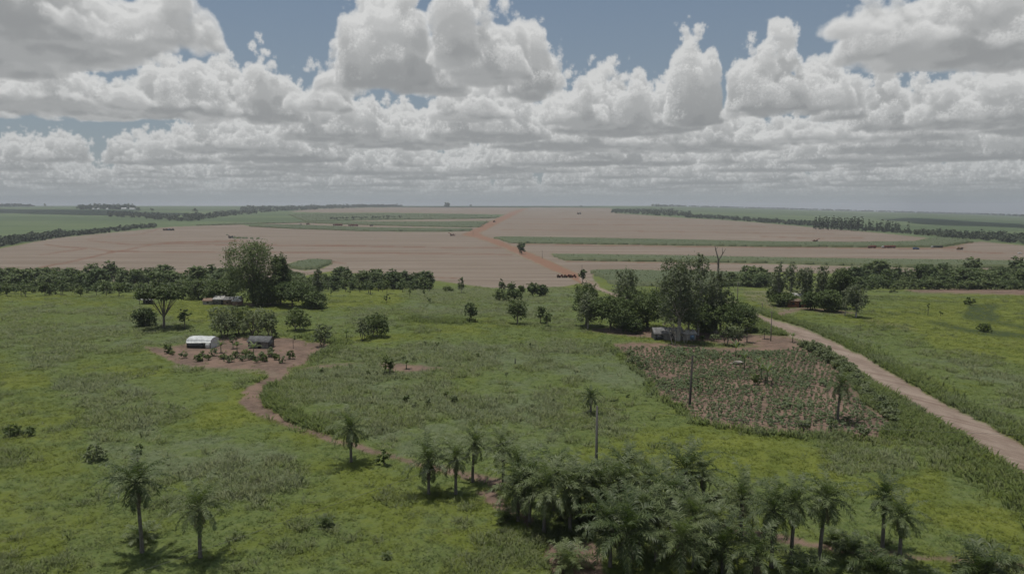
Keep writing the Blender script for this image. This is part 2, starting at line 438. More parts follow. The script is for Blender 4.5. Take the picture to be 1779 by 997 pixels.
TALL = [  # ranker, greyer grass
 [(470,690),(520,650),(600,600),(700,600),(1060,590),(1120,655),(1150,700),(1180,735),(1060,760),(900,790),(760,800),(640,770),(560,740)],
 [(30,615),(130,620),(125,645),(40,640)], [(90,650),(260,650),(420,640),(440,665),(400,690),(330,720),(200,710),(100,690)],
 [(150,720),(230,700),(300,760),(420,740),(520,780),(520,860),(440,880),(300,820),(200,860),(150,800)],
 [(1340,560),(1400,560),(1560,600),(1779,640),(1779,760),(1700,715),(1560,645),(1440,590)],
 [(1400,600),(1440,620),(1500,650),(1600,715),(1700,780),(1779,830),(1779,900),(1680,850),(1560,760),(1562,741),(1500,695),(1470,655)],
 [(0,520),(250,535),(400,600),(250,600),(0,610)], [(440,540),(660,530),(700,560),(560,570),(440,560)], [(1440,790),(1580,790),(1600,830),(1460,830)],
 [(1600,840),(1700,850),(1720,880),(1620,880)], [(700,505),(1000,505),(1000,560),(700,545)],
]
LUSH = [[(-60,510),(200,528),(420,535),(500,520),(700,500),(760,515),(560,560),(200,560),(-60,545)],
        [(1500,540),(1779,520),(1779,620),(1620,590)], [(1180,745),(1400,770),(1700,860),(1779,900),(1779,960),(1500,860),(1200,800)],
        [(180,640),(420,650),(440,790),(300,700)], [(740,655),(840,655),(800,700)], [(960,660),(1120,680),(1200,760),(1000,760)], [(1500,600),(1779,690),(1779,780),(1650,690)]]

def build_ground():
    rows = np.concatenate([np.arange(1100, 700, -1.9), np.arange(700, 520, -1.25), np.arange(520, 400, -0.95), np.arange(400, 358.4, -0.6)])
    Yr = np.array([hit(889.5, r)[1] for r in rows])
    Yr = np.unique(np.concatenate([[-260, -180, -110, -60, -20, 0, 15, 30, 42, 52], Yr[Yr > 56], np.geomspace(Yr.max() * 1.02, 16000, 14)]))
    Uc = np.concatenate([-np.geomspace(2.6, 0.93, 20), np.arange(-0.76, 0.90, 1.75 / 1270), np.geomspace(0.93, 2.6, 20)])
    NY_, NX_ = len(Yr), len(Uc)
    Y = np.repeat(Yr[:, None], NX_, 1); W = np.maximum(Y, 60.0)
    X = Uc[None, :] * W
    Z = ground_z(X, Y)
    # wandering edges
    amp = np.clip(Y * 0.0022, 0.1, 3.0)
    sc = np.clip(Y * 0.012, 1.5, 40)
    wx = (fbm(X / 2.2, Y / 2.2, 3, 11) - .5) * 2.2 * (Y < 320) + (fbm(X / 12., Y / 30., 3, 12) - .5) * amp * 3 * (Y >= 320)
    wy = (fbm(X / 2.2, Y / 2.2, 3, 13) - .5) * 2.2 * (Y < 320) + (fbm(X / 25., Y / 25., 3, 14) - .5) * amp * 3 * (Y >= 320)
    QX, QY = X + wx, Y + wy
    def layer(polys, blur=0):
        m = np.zeros(X.shape, bool)
        for p in polys: m |= inside(poly_world(p), QX, QY)
        return m
    a = {}
    stub = layer(STUBBLE) & ~layer(GREEN_ISLES)
    road = layer(ROAD); soil = layer(SOIL) & ~road
    stub &= ~road; stub &= ~soil
    a['stub'], a['road'], a['soil'] = stub, road, soil
    a['redroad'] = layer(REDROAD); a['pale'] = layer(PALE); a['crop'] = layer(CROP) | ((Y > 1100) & ~stub); a['marsh'] = layer(MARSH)
    a['redl'] = layer(REDLINES)
    a['tall'] = layer(TALL); a['lush'] = layer(LUSH)
    def blur(m, n, k=1):
        m = m.astype(np.float32)
        for _ in range(n):
            m[k:-k] = (m[:-2 * k] + 2 * m[k:-k] + m[2 * k:]) / 4; m[:, k:-k] = (m[:, :-2 * k] + 2 * m[:, k:-k] + m[:, 2 * k:]) / 4
        return m
    f = {k: blur(v, {'pale': 5, 'marsh': 4, 'tall': 70, 'lush': 80, 'soil': 2, 'redl': 1}.get(k, 1)) for k, v in a.items()}
    # micro relief of the sward
    rough = (1 - np.clip(f['road'] + f['soil'] + f['stub'], 0, 1)) * (Y < 500)
    Z += rough * ((fbm(X / 1.1, Y / 1.1, 2, 21) - .5) * 0.22 + (fbm(X / 4.5, Y / 4.5, 3, 22) - .5) * 0.3 * (0.5 + f['tall']))
    Z -= (f['road'] + f['soil'] * .6) * 0.12 * (Y < 500)
    idx = (np.arange(NY_ - 1)[:, None] * NX_ + np.arange(NX_ - 1)[None, :])
    quads = np.stack([idx, idx + 1, idx + NX_ + 1, idx + NX_], -1).reshape(-1, 4)
    def q4(m): return (m[:-1, :-1].astype(int) + m[1:, :-1] + m[:-1, 1:] + m[1:, 1:] >= 2).ravel()
    cls = np.zeros(len(quads), int)
    cls[q4(stub)] = 1; cls[q4(soil)] = 3; cls[q4(road)] = 2
    V = np.stack([X, Y, Z], -1).reshape(-1, 3).astype(np.float32)
    at = {k: v.ravel() for k, v in f.items()}
    mat = ground_material()
    for c, name in ((0, 'ground'), (1, 'stubble_field'), (2, 'dirt_road'), (3, 'bare_soil')):
        q = quads[cls == c]
        used, inv = np.unique(q.ravel(), return_inverse=True)
        o = np_mesh(name, V[used], inv.reshape(-1, 4), mat, smooth=True, attrs={k: v[used] for k, v in at.items()})
        o['kind'] = 'structure'
    return f, X, Y, Z

def np_mesh(name, verts, faces, mat, parent=None, smooth=False, attrs=None, colattr=None, loc=None):
    me = np_mesh_data(name, verts, faces, mat, smooth, attrs)
    return link(name, me, parent, loc)
def np_mesh_data(name, verts, faces, mat, smooth=False, attrs=None):
    """faces: (n,3) or (n,4) int array, or a list of such arrays"""
    me = bpy.data.meshes.new(name)
    fs = faces if isinstance(faces, list) else [faces]
    fs = [np.asarray(f, np.int32) for f in fs if len(f)]
    nf = sum(len(f) for f in fs); nl = sum(f.size for f in fs)
    me.vertices.add(len(verts)); me.vertices.foreach_set('co', np.asarray(verts, np.float32).ravel())
    me.loops.add(nl); me.loops.foreach_set('vertex_index', np.concatenate([f.ravel() for f in fs]))
    me.polygons.add(nf)
    tot = np.concatenate([np.full(len(f), f.shape[1], np.int32) for f in fs])
    st = np.concatenate([[0], np.cumsum(tot)[:-1]]).astype(np.int32)
    me.polygons.foreach_set('loop_start', st); me.polygons.foreach_set('loop_total', tot)
    if smooth: me.polygons.foreach_set('use_smooth', np.ones(nf, bool))
    if attrs:
        for k, v in attrs.items():
            at = me.attributes.new(k, 'FLOAT', 'POINT'); at.data.foreach_set('value', np.asarray(v, np.float32))
    me.update(calc_edges=True); me.validate()
    if mat: me.materials.append(mat)
    return me
def link(name, me, parent=None, loc=None):
    o = bpy.data.objects.new(name, me); COL.objects.link(o)
    if parent: o.parent = parent
    if loc is not None: o.location = loc
    return o

# ------------------------------------------------------------------ materials
def new_mat(name):
    m = bpy.data.materials.new(name); m.use_nodes = True
    T = NT(m.node_tree); T.n.clear()
    return m, T
def finish(T, col, rough=0.9, bump=None, bdist=0.1, bstr=0.5, spec=0.2, transl=0.0, metal=0.0, up=0.0):
    out = T.new('ShaderNodeOutputMaterial')
    b = T.new('ShaderNodeBsdfPrincipled'); T.put(b.inputs['Base Color'], col if not isinstance(col, tuple) or len(col) == 4 else (*col, 1))
    T.put(b.inputs['Roughness'], rough); b.inputs['Specular IOR Level'].default_value = spec; b.inputs['Metallic'].default_value = metal
    sh = b.outputs[0]
    if bump is not None:
        bn = T.new('ShaderNodeBump'); T.put(bn.inputs['Height'], bump); bn.inputs['Distance'].default_value = bdist; bn.inputs['Strength'].default_value = bstr
        T.l.new(bn.outputs[0], b.inputs['Normal'])
    if up:
        nv = T.v('NORMALIZE', T.v('ADD', T.v('SCALE', T.new('ShaderNodeNewGeometry').outputs['Normal'], scale=1.0 - up), (0, 0, up)))
        T.l.new(nv, b.inputs['Normal'])
    if transl:
        t = T.new('ShaderNodeBsdfTranslucent'); T.put(t.inputs[0], T.mix(1.0, col, (1.3, 1.5, 0.7, 1), 'MULTIPLY'))
        mx = T.new('ShaderNodeMixShader'); mx.inputs[0].default_value = transl
        T.l.new(sh, mx.inputs[1]); T.l.new(t.outputs[0], mx.inputs[2]); sh = mx.outputs[0]
    T.l.new(sh, out.inputs[0])

def grass_colour(T, pos, tall, lush):
    """sward colour from place in the field: bright short grass, greyer tall stands, dry and weedy spots"""
    n1 = T.noise(pos, 0.035, 5.0, 0.6); n2 = T.noise(pos, 0.16, 5.0, 0.65); n3 = T.noise(pos, 0.9, 4.0, 0.7)
    short = T.mix(T.ss(n2, 0.35, 0.65), (0.116, 0.140, 0.028), (0.162, 0.180, 0.035))
    green = T.mix(T.ss(n3, 0.3, 0.7), (0.092, 0.124, 0.038), (0.138, 0.166, 0.052))
    rank = T.mix(T.ss(n3, 0.3, 0.7), (0.098, 0.124, 0.056), (0.150, 0.172, 0.090))
    f = T.m('ADD', T.m('MULTIPLY', T.m('SUBTRACT', n1, 0.5), 2.6), T.m('MULTIPLY', T.m('SUBTRACT', n2, 0.5), 2.4))
    f = T.m('ADD', f, T.m('SUBTRACT', T.m('MULTIPLY', tall, 0.85), T.m('MULTIPLY', lush, 0.6)))
    c = T.mix(T.ss(f, -0.35, 0.25), short, green)
    c = T.mix(T.ss(f, 0.45, 1.15), c, rank)
    dry = T.noise(pos, 0.30, 6.0, 0.7)
    c = T.mix(T.m('MULTIPLY', T.ss(dry, 0.60, 0.72), 0.55), c, (0.125, 0.105, 0.06))
    return c, n3
def ground_material():
    m, T = new_mat('ground')
    A = lambda k: (lambda n: n.outputs['Fac'])(T.new('ShaderNodeAttribute', attribute_name=k))
    pos = T.new('ShaderNodeNewGeometry').outputs['Position']
    c, n3 = grass_colour(T, pos, A('tall'), A('lush'))
    fine = T.noise(pos, 3.5, 3.0, 0.7)
    c = T.mix(T.ss(fine, 0.3, 0.7, 0.0, 0.5), c, T.mix(1.0, c, (0.55, 0.6, 0.6, 1), 'MULTIPLY'))
    c = T.mix(T.ss(T.noise(pos, 1.7, 4.0, 0.75), 0.52, 0.68, 0.0, 0.45), c, (0.150, 0.165, 0.085))
    # far crops
    pf = T.v('MULTIPLY', pos, (0.25, 1.0, 1.0))
    nc = T.noise(pf, 0.012, 5.0, 0.6)
    crop = T.mix(T.ss(nc, 0.3, 0.7), (0.078, 0.112, 0.052), (0.118, 0.150, 0.068))
    blocks = T.noise(T.v('MULTIPLY', pos, (0.15, 1.0, 0)), 0.0016, 1.0, 0.4)
    crop = T.mix(T.m('MULTIPLY', T.ss(blocks, 0.50, 0.54), 0.55), crop, (0.058, 0.088, 0.044))
    c = T.mix(A('crop'), c, crop)
    c = T.mix(T.m('MULTIPLY', A('marsh'), T.ss(n3, 0.2, 0.6, 0.6, 0.95)), c, (0.040, 0.056, 0.022))
    # cut cane trash
    st1 = T.noise(T.v('MULTIPLY', pos, (0.07, 1.0, 0)), 0.05, 6.0, 0.72)
    st2 = T.noise(T.v('MULTIPLY', pos, (0.25, 1.0, 0)), 0.35, 4.0, 0.7)
    st = T.mix(T.ss(st1, 0.36, 0.62), (0.170, 0.131, 0.098), (0.244, 0.200, 0.160))
    st = T.mix(T.ss(st2, 0.35, 0.7, 0.0, 0.35), st, (0.158, 0.126, 0.098))
    st = T.mix(T.m('MULTIPLY', T.ss(T.noise(T.v('MULTIPLY', pos, (0.04, 1.0, 0)), 0.028, 3.0, 0.6), 0.60, 0.68), 0.45), st, (0.165, 0.10, 0.066))
    c = T.mix(A('stub'), c, st)
    c = T.mix(T.m('MULTIPLY', A('redl'), T.ss(T.noise(pos, 0.03, 4.0, 0.6), 0.3, 0.6, 0.35, 0.95)), c, (0.165, 0.088, 0.056))
    # trodden soil
    ns = T.noise(pos, 0.7, 6.0, 0.7); nb = T.noise(pos, 0.12, 3.0, 0.6)
    soil = T.mix(T.ss(ns, 0.3, 0.7), (0.100, 0.070, 0.054), (0.185, 0.130, 0.100))
    soil = T.mix(T.ss(nb, 0.4, 0.62, 0.0, 0.7), soil, (0.225, 0.152, 0.114))
    weedy = T.ss(T.noise(pos, 0.5, 6.0, 0.75), 0.56, 0.66)
    soil = T.mix(T.m('MULTIPLY', weedy, 0.55), soil, (0.085, 0.092, 0.040))
    c = T.mix(A('soil'), c, soil)
    # graded dirt road with wheel tracks
    nr = T.noise(T.v('MULTIPLY', pos, (1.0, 0.35, 1)), 0.25, 6.0, 0.65)
    rd = T.mix(T.ss(nr, 0.3, 0.7), (0.200, 0.150, 0.118), (0.300, 0.238, 0.190))
    rd = T.mix(T.ss(T.noise(pos, 1.6, 5.0, 0.7), 0.55, 0.75, 0, 0.5), rd, (0.15, 0.096, 0.072))
    across = T.m('ADD', T.m('MULTIPLY', T.sep(pos)[0], 0.86), T.m('MULTIPLY', T.sep(pos)[1], 0.51))
    rut = T.noise(T.comb(across, T.m('MULTIPLY', T.sep(pos)[1], 0.03), 0.0), 0.75, 3.0, 0.6)
    rd = T.mix(T.ss(rut, 0.48, 0.62, 0.0, 0.55), rd, (0.165, 0.112, 0.086))
    c = T.mix(A('road'), c, rd)
    c = T.mix(T.m('MULTIPLY', A('redroad'), 0.85), c, (0.212, 0.115, 0.072))
    c = T.mix(T.m('MULTIPLY', A('pale'), T.ss(T.noise(pos, 0.8, 5.0, 0.7), 0.35, 0.6, 0.1, 0.8)), c, (0.180, 0.148, 0.108))
    bump = T.noise(pos, 1.4, 6.0, 0.75)
    finish(T, c, 0.95, bump, 0.14, 0.6, spec=0.1)
    return m

# ------------------------------------------------------------------ tagging and linking
RNG = np.random.default_rng(11)
random.seed(5)
def tag(o, label=None, cat=None, group=None, kind=None):
    if label: o['label'] = label
    if cat: o['category'] = cat
    if group: o['group'] = group
    if kind: o['kind'] = kind
    return o
def empty(name, loc, rz=0.0, s=1.0):
    o = bpy.data.objects.new(name, None); COL.objects.link(o)
    o.empty_display_size = 0.3; o.location = loc; o.rotation_euler = (0, 0, rz); o.scale = (s, s, s)
    return o
def copy_tree(o, parent=None):
    c = o.copy(); COL.objects.link(c)
    if parent: c.parent = parent
    for ch in list(o.children): copy_tree(ch, c)
    return c

# ------------------------------------------------------------------ plant materials
def leaf_mat(name, dark, light, transl=0.22, rough=0.6, spec=0.2, scale=0.6, up=0.4, vary=1.0):
    m, T = new_mat(name)
    geo = T.new('ShaderNodeNewGeometry'); oi = T.new('ShaderNodeObjectInfo')
    n = T.noise(geo.outputs['Position'], scale, 3.0, 0.7)
    rnd = geo.outputs['Random Per Island']
    f = T.m('ADD', T.m('MULTIPLY', n, 0.6), T.m('MULTIPLY', rnd, 0.55 * vary))
    f = T.m('ADD', f, T.m('MULTIPLY', T.m('SUBTRACT', oi.outputs['Random'], 0.5), 0.45))
    c = T.mix(T.ss(f, 0.25, 0.95), dark, light)
    finish(T, c, rough, spec=spec, transl=transl, up=up)
    return m
def bark_mat(name, a, b, scale=3.0):
    m, T = new_mat(name)
    tc = T.new('ShaderNodeTexCoord').outputs['Object']
    n = T.noise(T.v('MULTIPLY', tc, (1, 1, 0.35)), scale, 5.0, 0.7)
    finish(T, T.mix(T.ss(n, 0.3, 0.7), a, b), 0.9, n, 0.05, 0.6, spec=0.1)
    return m
def tri_tint_mat(name):
    """grass blades: the sward colours plus each clump's own tint"""
    m, T = new_mat(name)
    pos = T.new('ShaderNodeNewGeometry').outputs['Position']
    A = lambda k: T.new('ShaderNodeAttribute', attribute_name=k).outputs['Fac']
    c, _ = grass_colour(T, pos, A('tall'), A('lush'))
    t = A('tint')
    c = T.mix(T.ss(t, 0.0, 1.0, 0.6, 0.0), c, T.mix(1.0, c, (0.70, 0.76, 0.78, 1), 'MULTIPLY'))
    c = T.mix(T.ss(t, 0.5, 1.0, 0.0, 0.6), c, (0.175, 0.185, 0.112))
    c = T.mix(1.0, c, T.mix(T.ss(A('tall'), 0.3, 0.9), (1, 1, 1, 1), (1.22, 1.2, 1.25, 1)), 'MULTIPLY')
    finish(T, c, 0.8, spec=0.1, transl=0.25, up=0.95)
    return m

M = {}
def mats():
    M['palm'] = leaf_mat('palm_leaf', (0.052, 0.076, 0.024), (0.165, 0.195, 0.085), 0.28, 0.5, 0.3, up=0.25)
    M['palm_dead'] = leaf_mat('dead_palm_leaf', (0.14, 0.11, 0.075), (0.23, 0.19, 0.14), 0.1)
    M['broad'] = leaf_mat('broad_leaf', (0.066, 0.094, 0.032), (0.135, 0.166, 0.062), 0.25, up=0.5)
    M['bright'] = leaf_mat('bright_leaf', (0.078, 0.108, 0.032), (0.155, 0.186, 0.060), 0.3, up=0.5)
    M['rain'] = leaf_mat('dense_dark_leaf', (0.054, 0.082, 0.022), (0.105, 0.138, 0.040), 0.2, up=0.5)
    M['euc'] = leaf_mat('eucalyptus_leaf', (0.102, 0.122, 0.066), (0.190, 0.208, 0.125), 0.28, up=0.5)
    M['pale'] = leaf_mat('pale_leaf', (0.105, 0.132, 0.060), (0.190, 0.212, 0.115), 0.3, up=0.6)
    M['belt'] = leaf_mat('stream_wood_leaf', (0.068, 0.098, 0.036), (0.148, 0.180, 0.072), 0.25, scale=0.25, up=0.5)
    M['far'] = leaf_mat('distant_leaf', (0.036, 0.052, 0.024), (0.080, 0.100, 0.048), 0.1, scale=0.05)
    M['cassava'] = leaf_mat('cassava_leaf', (0.118, 0.155, 0.076), (0.205, 0.240, 0.140), 0.3, up=0.85)
    M['banana'] = leaf_mat('banana_leaf', (0.075, 0.105, 0.035), (0.16, 0.19, 0.08), 0.3, 0.4, 0.4)
    M['twig'] = leaf_mat('dry_twig_leaf', (0.12, 0.105, 0.07), (0.19, 0.17, 0.12), 0.1)
    M['cane'] = leaf_mat('cane_leaf', (0.095, 0.118, 0.050), (0.140, 0.162, 0.075), 0.2, scale=0.08, up=0.5, vary=0.35)
    M['cane_stalk'] = leaf_mat('cane_stalk', (0.080, 0.070, 0.040), (0.12, 0.11, 0.06), 0.0, scale=0.3)
    M['bark'] = bark_mat('bark', (0.10, 0.085, 0.07), (0.20, 0.175, 0.15))
    M['pale_bark'] = bark_mat('pale_bark', (0.26, 0.24, 0.21), (0.42, 0.40, 0.36), 1.5)
    M['palm_bark'] = bark_mat('palm_bark', (0.095, 0.085, 0.075), (0.19, 0.175, 0.155), 8.0)
    M['blade'] = tri_tint_mat('grass_blade')

# ------------------------------------------------------------------ geometry builders (numpy)
def rot_frame(nrm, spin):
    nrm = nrm / np.maximum(np.linalg.norm(nrm, axis=1, keepdims=True), 1e-6)
    ref = np.where(np.abs(nrm[:, 2:3]) > 0.9, np.array([[1., 0, 0]]), np.array([[0, 0, 1.]]))
    a = np.cross(nrm, ref); a /= np.linalg.norm(a, axis=1, keepdims=True)
    b = np.cross(nrm, a)
    c, s = np.cos(spin)[:, None], np.sin(spin)[:, None]
    return a * c + b * s, b * c - a * s
def quads(cen, nrm, sx, sy, rng):
    n = len(cen)
    a, b = rot_frame(nrm, rng.random(n) * 6.283)
    sx = np.broadcast_to(sx, n)[:, None] * 0.5; sy = np.broadcast_to(sy, n)[:, None] * 0.5
    k = 0.55
    v = np.stack([cen - a * sx - b * sy * k, cen + a * sx * 0.2 - b * sy, cen + a * sx + b * sy * k, cen - a * sx * .2 + b * sy], 1)
    return v.reshape(-1, 3), np.arange(n * 4).reshape(-1, 4)
def leafcloud(rng, lobes, n_leaf, leaf, clump=0.26, per=14, hollow=0.62, droop=0.0):
    lobes = np.array(lobes, float)
    w = (lobes[:, 3] * lobes[:, 4] + lobes[:, 3] * lobes[:, 5] + lobes[:, 4] * lobes[:, 5]); w /= w.sum()
    nc = max(3, n_leaf // per)
    li = rng.choice(len(lobes), nc, p=w)
    d = rng.normal(size=(nc, 3)); d[:, 2] = d[:, 2] * 0.9 + 0.25; d /= np.linalg.norm(d, axis=1, keepdims=True)
    rad = hollow + (1.08 - hollow) * rng.random((nc, 1)) ** 0.6
    c = lobes[li, :3] + lobes[li, 3:] * d * rad
    cr = clump * lobes[li, 3:].min(axis=1) * (0.6 + 0.8 * rng.random(nc))
    p = np.repeat(c, per, 0) + rng.normal(size=(nc * per, 3)) * np.repeat(cr, per)[:, None] * np.array([0.75, 0.75, 0.5 + droop])
    nrm = rng.normal(size=(nc * per, 3)) * 0.75 + np.repeat(d, per, 0) * 0.6 + np.array([0, 0, 0.45])
    s = leaf * (0.6 + 0.8 * rng.random(nc * per))
    return quads(p, nrm, s * 1.25, s * 0.8, rng)
def tubes(segs, n=6):
    V, Fc = [], []
    for (p0, p1, r0, r1) in segs:
        p0 = np.array(p0, float); p1 = np.array(p1, float); d = p1 - p0
        L = np.linalg.norm(d)
        if L < 1e-5: continue
        a, b = rot_frame(d[None, :], np.zeros(1)); a, b = a[0], b[0]
        t = np.arange(n) / n * 2 * math.pi
        ring = np.cos(t)[:, None] * a + np.sin(t)[:, None] * b
        o = sum(len(q) for q in V)
        V.append(np.concatenate([p0 + ring * r0, p1 + ring * r1]))
        i = np.arange(n); j = (i + 1) % n
        Fc.append(np.stack([o + i, o + j, o + n + j, o + n + i], 1))
    return np.concatenate(V), np.concatenate(Fc)
def path_tube(pts, radii, n=7):
    return tubes([(pts[i], pts[i + 1], radii[i], radii[i + 1]) for i in range(len(pts) - 1)], n)
def merge(parts):
    V, Fc, o = [], [], 0
    for v, f in parts:
        V.append(v); Fc.append(f + o); o += len(v)
    return np.concatenate(V), Fc

TREE = {  # z range of lobes (share of height), lobes, lobe size (share of width), flatness, leaf mat, bark
 'round':    dict(z=(0.38, 0.82), n=7, r=0.30, fl=0.85, mat='broad', bark='bark', den=1.0),
 'bright':   dict(z=(0.36, 0.84), n=8, r=0.27, fl=0.9, mat='bright', bark='bark', den=0.8),
 'bushy':    dict(z=(0.28, 0.86), n=13, r=0.18, fl=0.8, mat='bright', bark='bark', den=0.75, multi=3),
 'euc':      dict(z=(0.34, 0.90), n=16, r=0.19, fl=1.2, mat='euc', bark='pale_bark', den=0.62, taper=0.45),
 'eucthin':  dict(z=(0.30, 0.92), n=8, r=0.34, fl=1.3, mat='euc', bark='pale_bark', den=0.6, taper=0.5),
 'eucrow':   dict(z=(0.14, 0.92), n=9, r=0.36, fl=1.4, mat='euc', bark='pale_bark', den=1.0, taper=0.6),
 'eucdark':  dict(z=(0.22, 0.90), n=20, r=0.21, fl=1.05, mat='broad', bark='bark', den=1.7, taper=0.35),
 'rain':     dict(z=(0.45, 0.80), n=12, r=0.22, fl=0.55, mat='rain', bark='bark', den=1.3),
 'mango':    dict(z=(0.30, 0.78), n=6, r=0.32, fl=0.9, mat='rain', bark='bark', den=1.2),
 'umbrella': dict(z=(0.70, 0.88), n=22, r=0.15, fl=0.42, mat='broad', bark='bark', den=1.1),
 'sapling':  dict(z=(0.45, 0.88), n=5, r=0.30, fl=0.8, mat='broad', bark='bark', den=0.5),
 'feather':  dict(z=(0.30, 0.88), n=11, r=0.2, fl=1.0, mat='pale', bark='bark', den=0.55, multi=3),
 'bush':     dict(z=(0.25, 0.62), n=5, r=0.36, fl=0.9, mat='bright', bark='bark', den=0.6),
 'palebush': dict(z=(0.25, 0.62), n=5, r=0.36, fl=0.9, mat='pale', bark='bark', den=0.5),
 'dry':      dict(z=(0.35, 0.85), n=8, r=0.22, fl=1.0, mat='twig', bark='pale_bark', den=0.03, multi=4),
}
def tree_geo(kind, H, W, rng, leaf, px_area=None):
    k = TREE[kind]
    z0, z1 = k['z']; n = k['n']; tp = k.get('taper', 0.15)
    lobes = []
    for i in range(n):
        f = (i + rng.random()) / n
        z = H * (z0 + (z1 - z0) * f)
        r = W * k['r'] * (0.75 + 0.5 * rng.random()) * (1 - tp * 0.5 * f)
        rz = min(r * k['fl'], H - z + 0.02, z * 0.95)
        env = W / 2 * (1 - tp * abs(f - 0.35) * 1.4) - r * 0.9
        if i == n - 1: env *= 0.25
        a = i * 2.4 + rng.random()
        rr = max(env, 0) * rng.random() ** 0.35
        lobes.append((rr * math.cos(a), rr * math.sin(a), z, r, r, max(rz, 0.25 * r)))
    area = sum(4 * l[3] * (l[3] + l[5]) for l in lobes)
    nl = int(np.clip(area * k['den'] * 2.3 / (leaf * leaf), 60, 13000))
    crown = leafcloud(rng, lobes, nl, leaf, droop=0.3 if 'euc' in kind else 0.0)
    segs = []; rt = min(max(0.021 * W + 0.008 * H, 0.05), 0.022 * H + 0.06)
    fork = z0 * H * (0.75 if kind != 'umbrella' else 0.35)
    stems = k.get('multi', 1)
    if kind == 'dry': rt *= 0.6
    if stems == 1:
        bx, by = (rng.random(2) - .5) * 0.05 * H
        segs += [((0, 0, -0.2), (bx, by, fork), rt * 1.25, rt * 0.85)]
        top = [(bx, by, fork)] * n
        lx, ly, lz = lobes[-1][:3]
        segs += [((bx, by, fork), (lx, ly, lz), rt * 0.85, rt * 0.25)]
    else:
        top = []
        for s in range(stems):
            a = s * 6.283 / stems + rng.random(); q = 0.12 * W
            e = (math.cos(a) * q, math.sin(a) * q, fork * 0.7)
            segs.append(((math.cos(a) * .05 * W, math.sin(a) * .05 * W, -0.2), e, rt * 0.6, rt * 0.45)); top.append(e)
        top = [top[i % stems] for i in range(n)]
    for i, l in enumerate(lobes):
        t = np.array(top[i]); e = np.array(l[:3]); mid = (t + e) / 2 + np.array([0, 0, 0.05 * H]) * rng.random()
        segs += [(t, mid, rt * 0.5, rt * 0.3), (mid, e, rt * 0.3, rt * 0.1)]
        if kind == 'umbrella': rt = min(rt, 0.22)
        if kind in ('dry', 'umbrella', 'feather'):
            for _ in range(5 if kind == 'dry' else 3):
                d = rng.normal(size=3); d[2] = abs(d[2]) * 0.8 + 0.2; d /= np.linalg.norm(d)
                segs.append((mid + (e - mid) * rng.random(), e + d * l[3] * 1.1, rt * 0.14, rt * 0.04))
    trunk = tubes(segs, 6)
    return trunk, crown, k
def add_tree(px, base, top, wpx, kind, label, cat='tree', group=None, name=None, seed=None, y=None, minleaf=0.30):
    rng = np.random.default_rng(seed if seed is not None else int(px * 7 + base * 13))
    x, yy = hit(px, base); z = float(ground_z(x, yy))
    H = max(z_at(px, top, yy) - z, 0.5); W = wpx * m_per_px(math.hypot(x, yy))
    leaf = max(minleaf, yy * 0.00165)
    trunk, crown, k = tree_geo(kind, H, W, rng, leaf)
    root = empty(name or ('tree' if H > 3 else 'shrub'), (x, yy, z))
    tag(root, label, cat, group)
    np_mesh('trunk', *trunk, M[k['bark']], root, smooth=True)
    np_mesh('crown', *crown, M[k['mat']], root)
    return root

# ------------------------------------------------------------------ palms
def palm_crown(rng, nf=24, L=3.0, nl=20, lw=0.10, ll=0.62, up=75, down=-25):
    parts = []
    P_, N_ = [], []
    Vq, Fq, o = [], [], 0
    ribs = []
    for i in range(nf):
        f = (i + 0.5) / nf
        az = i * 2.39996 + rng.random() * 0.4
        e0 = R(up + (down - up) * f ** 1.1 + rng.normal() * 6)
        Lf = L * (0.75 + 0.25 * math.sin(math.pi * min(f + 0.25, 1))) * (0.9 + 0.2 * rng.random())
        bend = R(60 + 32 * rng.random())
        ns = 8
        p = np.zeros((ns + 1, 3)); r = 0.0; zz = 0.0
        dirs = []
        for s in range(ns):
            e = e0 - bend * (s / ns) ** 1.3
            r += math.cos(e) * Lf / ns; zz += math.sin(e) * Lf / ns
            p[s + 1] = (r * math.cos(az), r * math.sin(az), zz); dirs.append(e)
        ribs += [(p[s], p[s + 1], 0.028 * (1 - s / ns) + 0.008, 0.028 * (1 - (s + 1) / ns) + 0.008) for s in range(ns)]
        tt = np.linspace(0.14, 0.99, nl)
        si = np.clip((tt * ns).astype(int), 0, ns - 1); fr = tt * ns - si
        base = p[si] * (1 - fr)[:, None] + p[si + 1] * fr[:, None]
        tang = p[si + 1] - p[si]; tang /= np.linalg.norm(tang, axis=1, keepdims=True)
        side = np.array([-math.sin(az), math.cos(az), 0.0])
        nor = np.cross(tang, side)
        nor = np.where(nor[:, 2:3] < 0, -nor, nor)
        for sg in (-1, 1):
            ln = ll * (0.45 + 0.75 * np.sin(math.pi * (0.15 + 0.8 * tt))) * (0.75 + 0.5 * rng.random(nl))
            d = tang * (0.6 + 0.3 * rng.random((nl, 1))) + side * sg * 0.8 + nor * (rng.random((nl, 1)) * 1.1 - 0.25) - np.array([0, 0, 0.2])
            d /= np.linalg.norm(d, axis=1, keepdims=True)
            mid = base + d * ln[:, None] * 0.55
            d2 = d - np.array([0, 0, 0.65]); d2 /= np.linalg.norm(d2, axis=1, keepdims=True)
            tip = mid + d2 * ln[:, None] * 0.5
            wv = tang * lw * 0.5
            v = np.stack([base - wv * .6, base + wv * .6, mid + wv, tip, mid - wv], 1)   # 5-gon leaflet as quad + tri
            Vq.append(v.reshape(-1, 3)); b = o + np.arange(nl) * 5
            Fq.append(np.stack([b, b + 1, b + 2, b + 4], 1)); parts.append(np.stack([b + 4, b + 2, b + 3], 1)); o += nl * 5
    V = np.concatenate(Vq); q = np.concatenate(Fq); t = np.concatenate(parts)
    rv, rf = tubes(ribs, 4)
    return np.concatenate([V, rv]), [np.concatenate([q, rf + len(V)]), t]
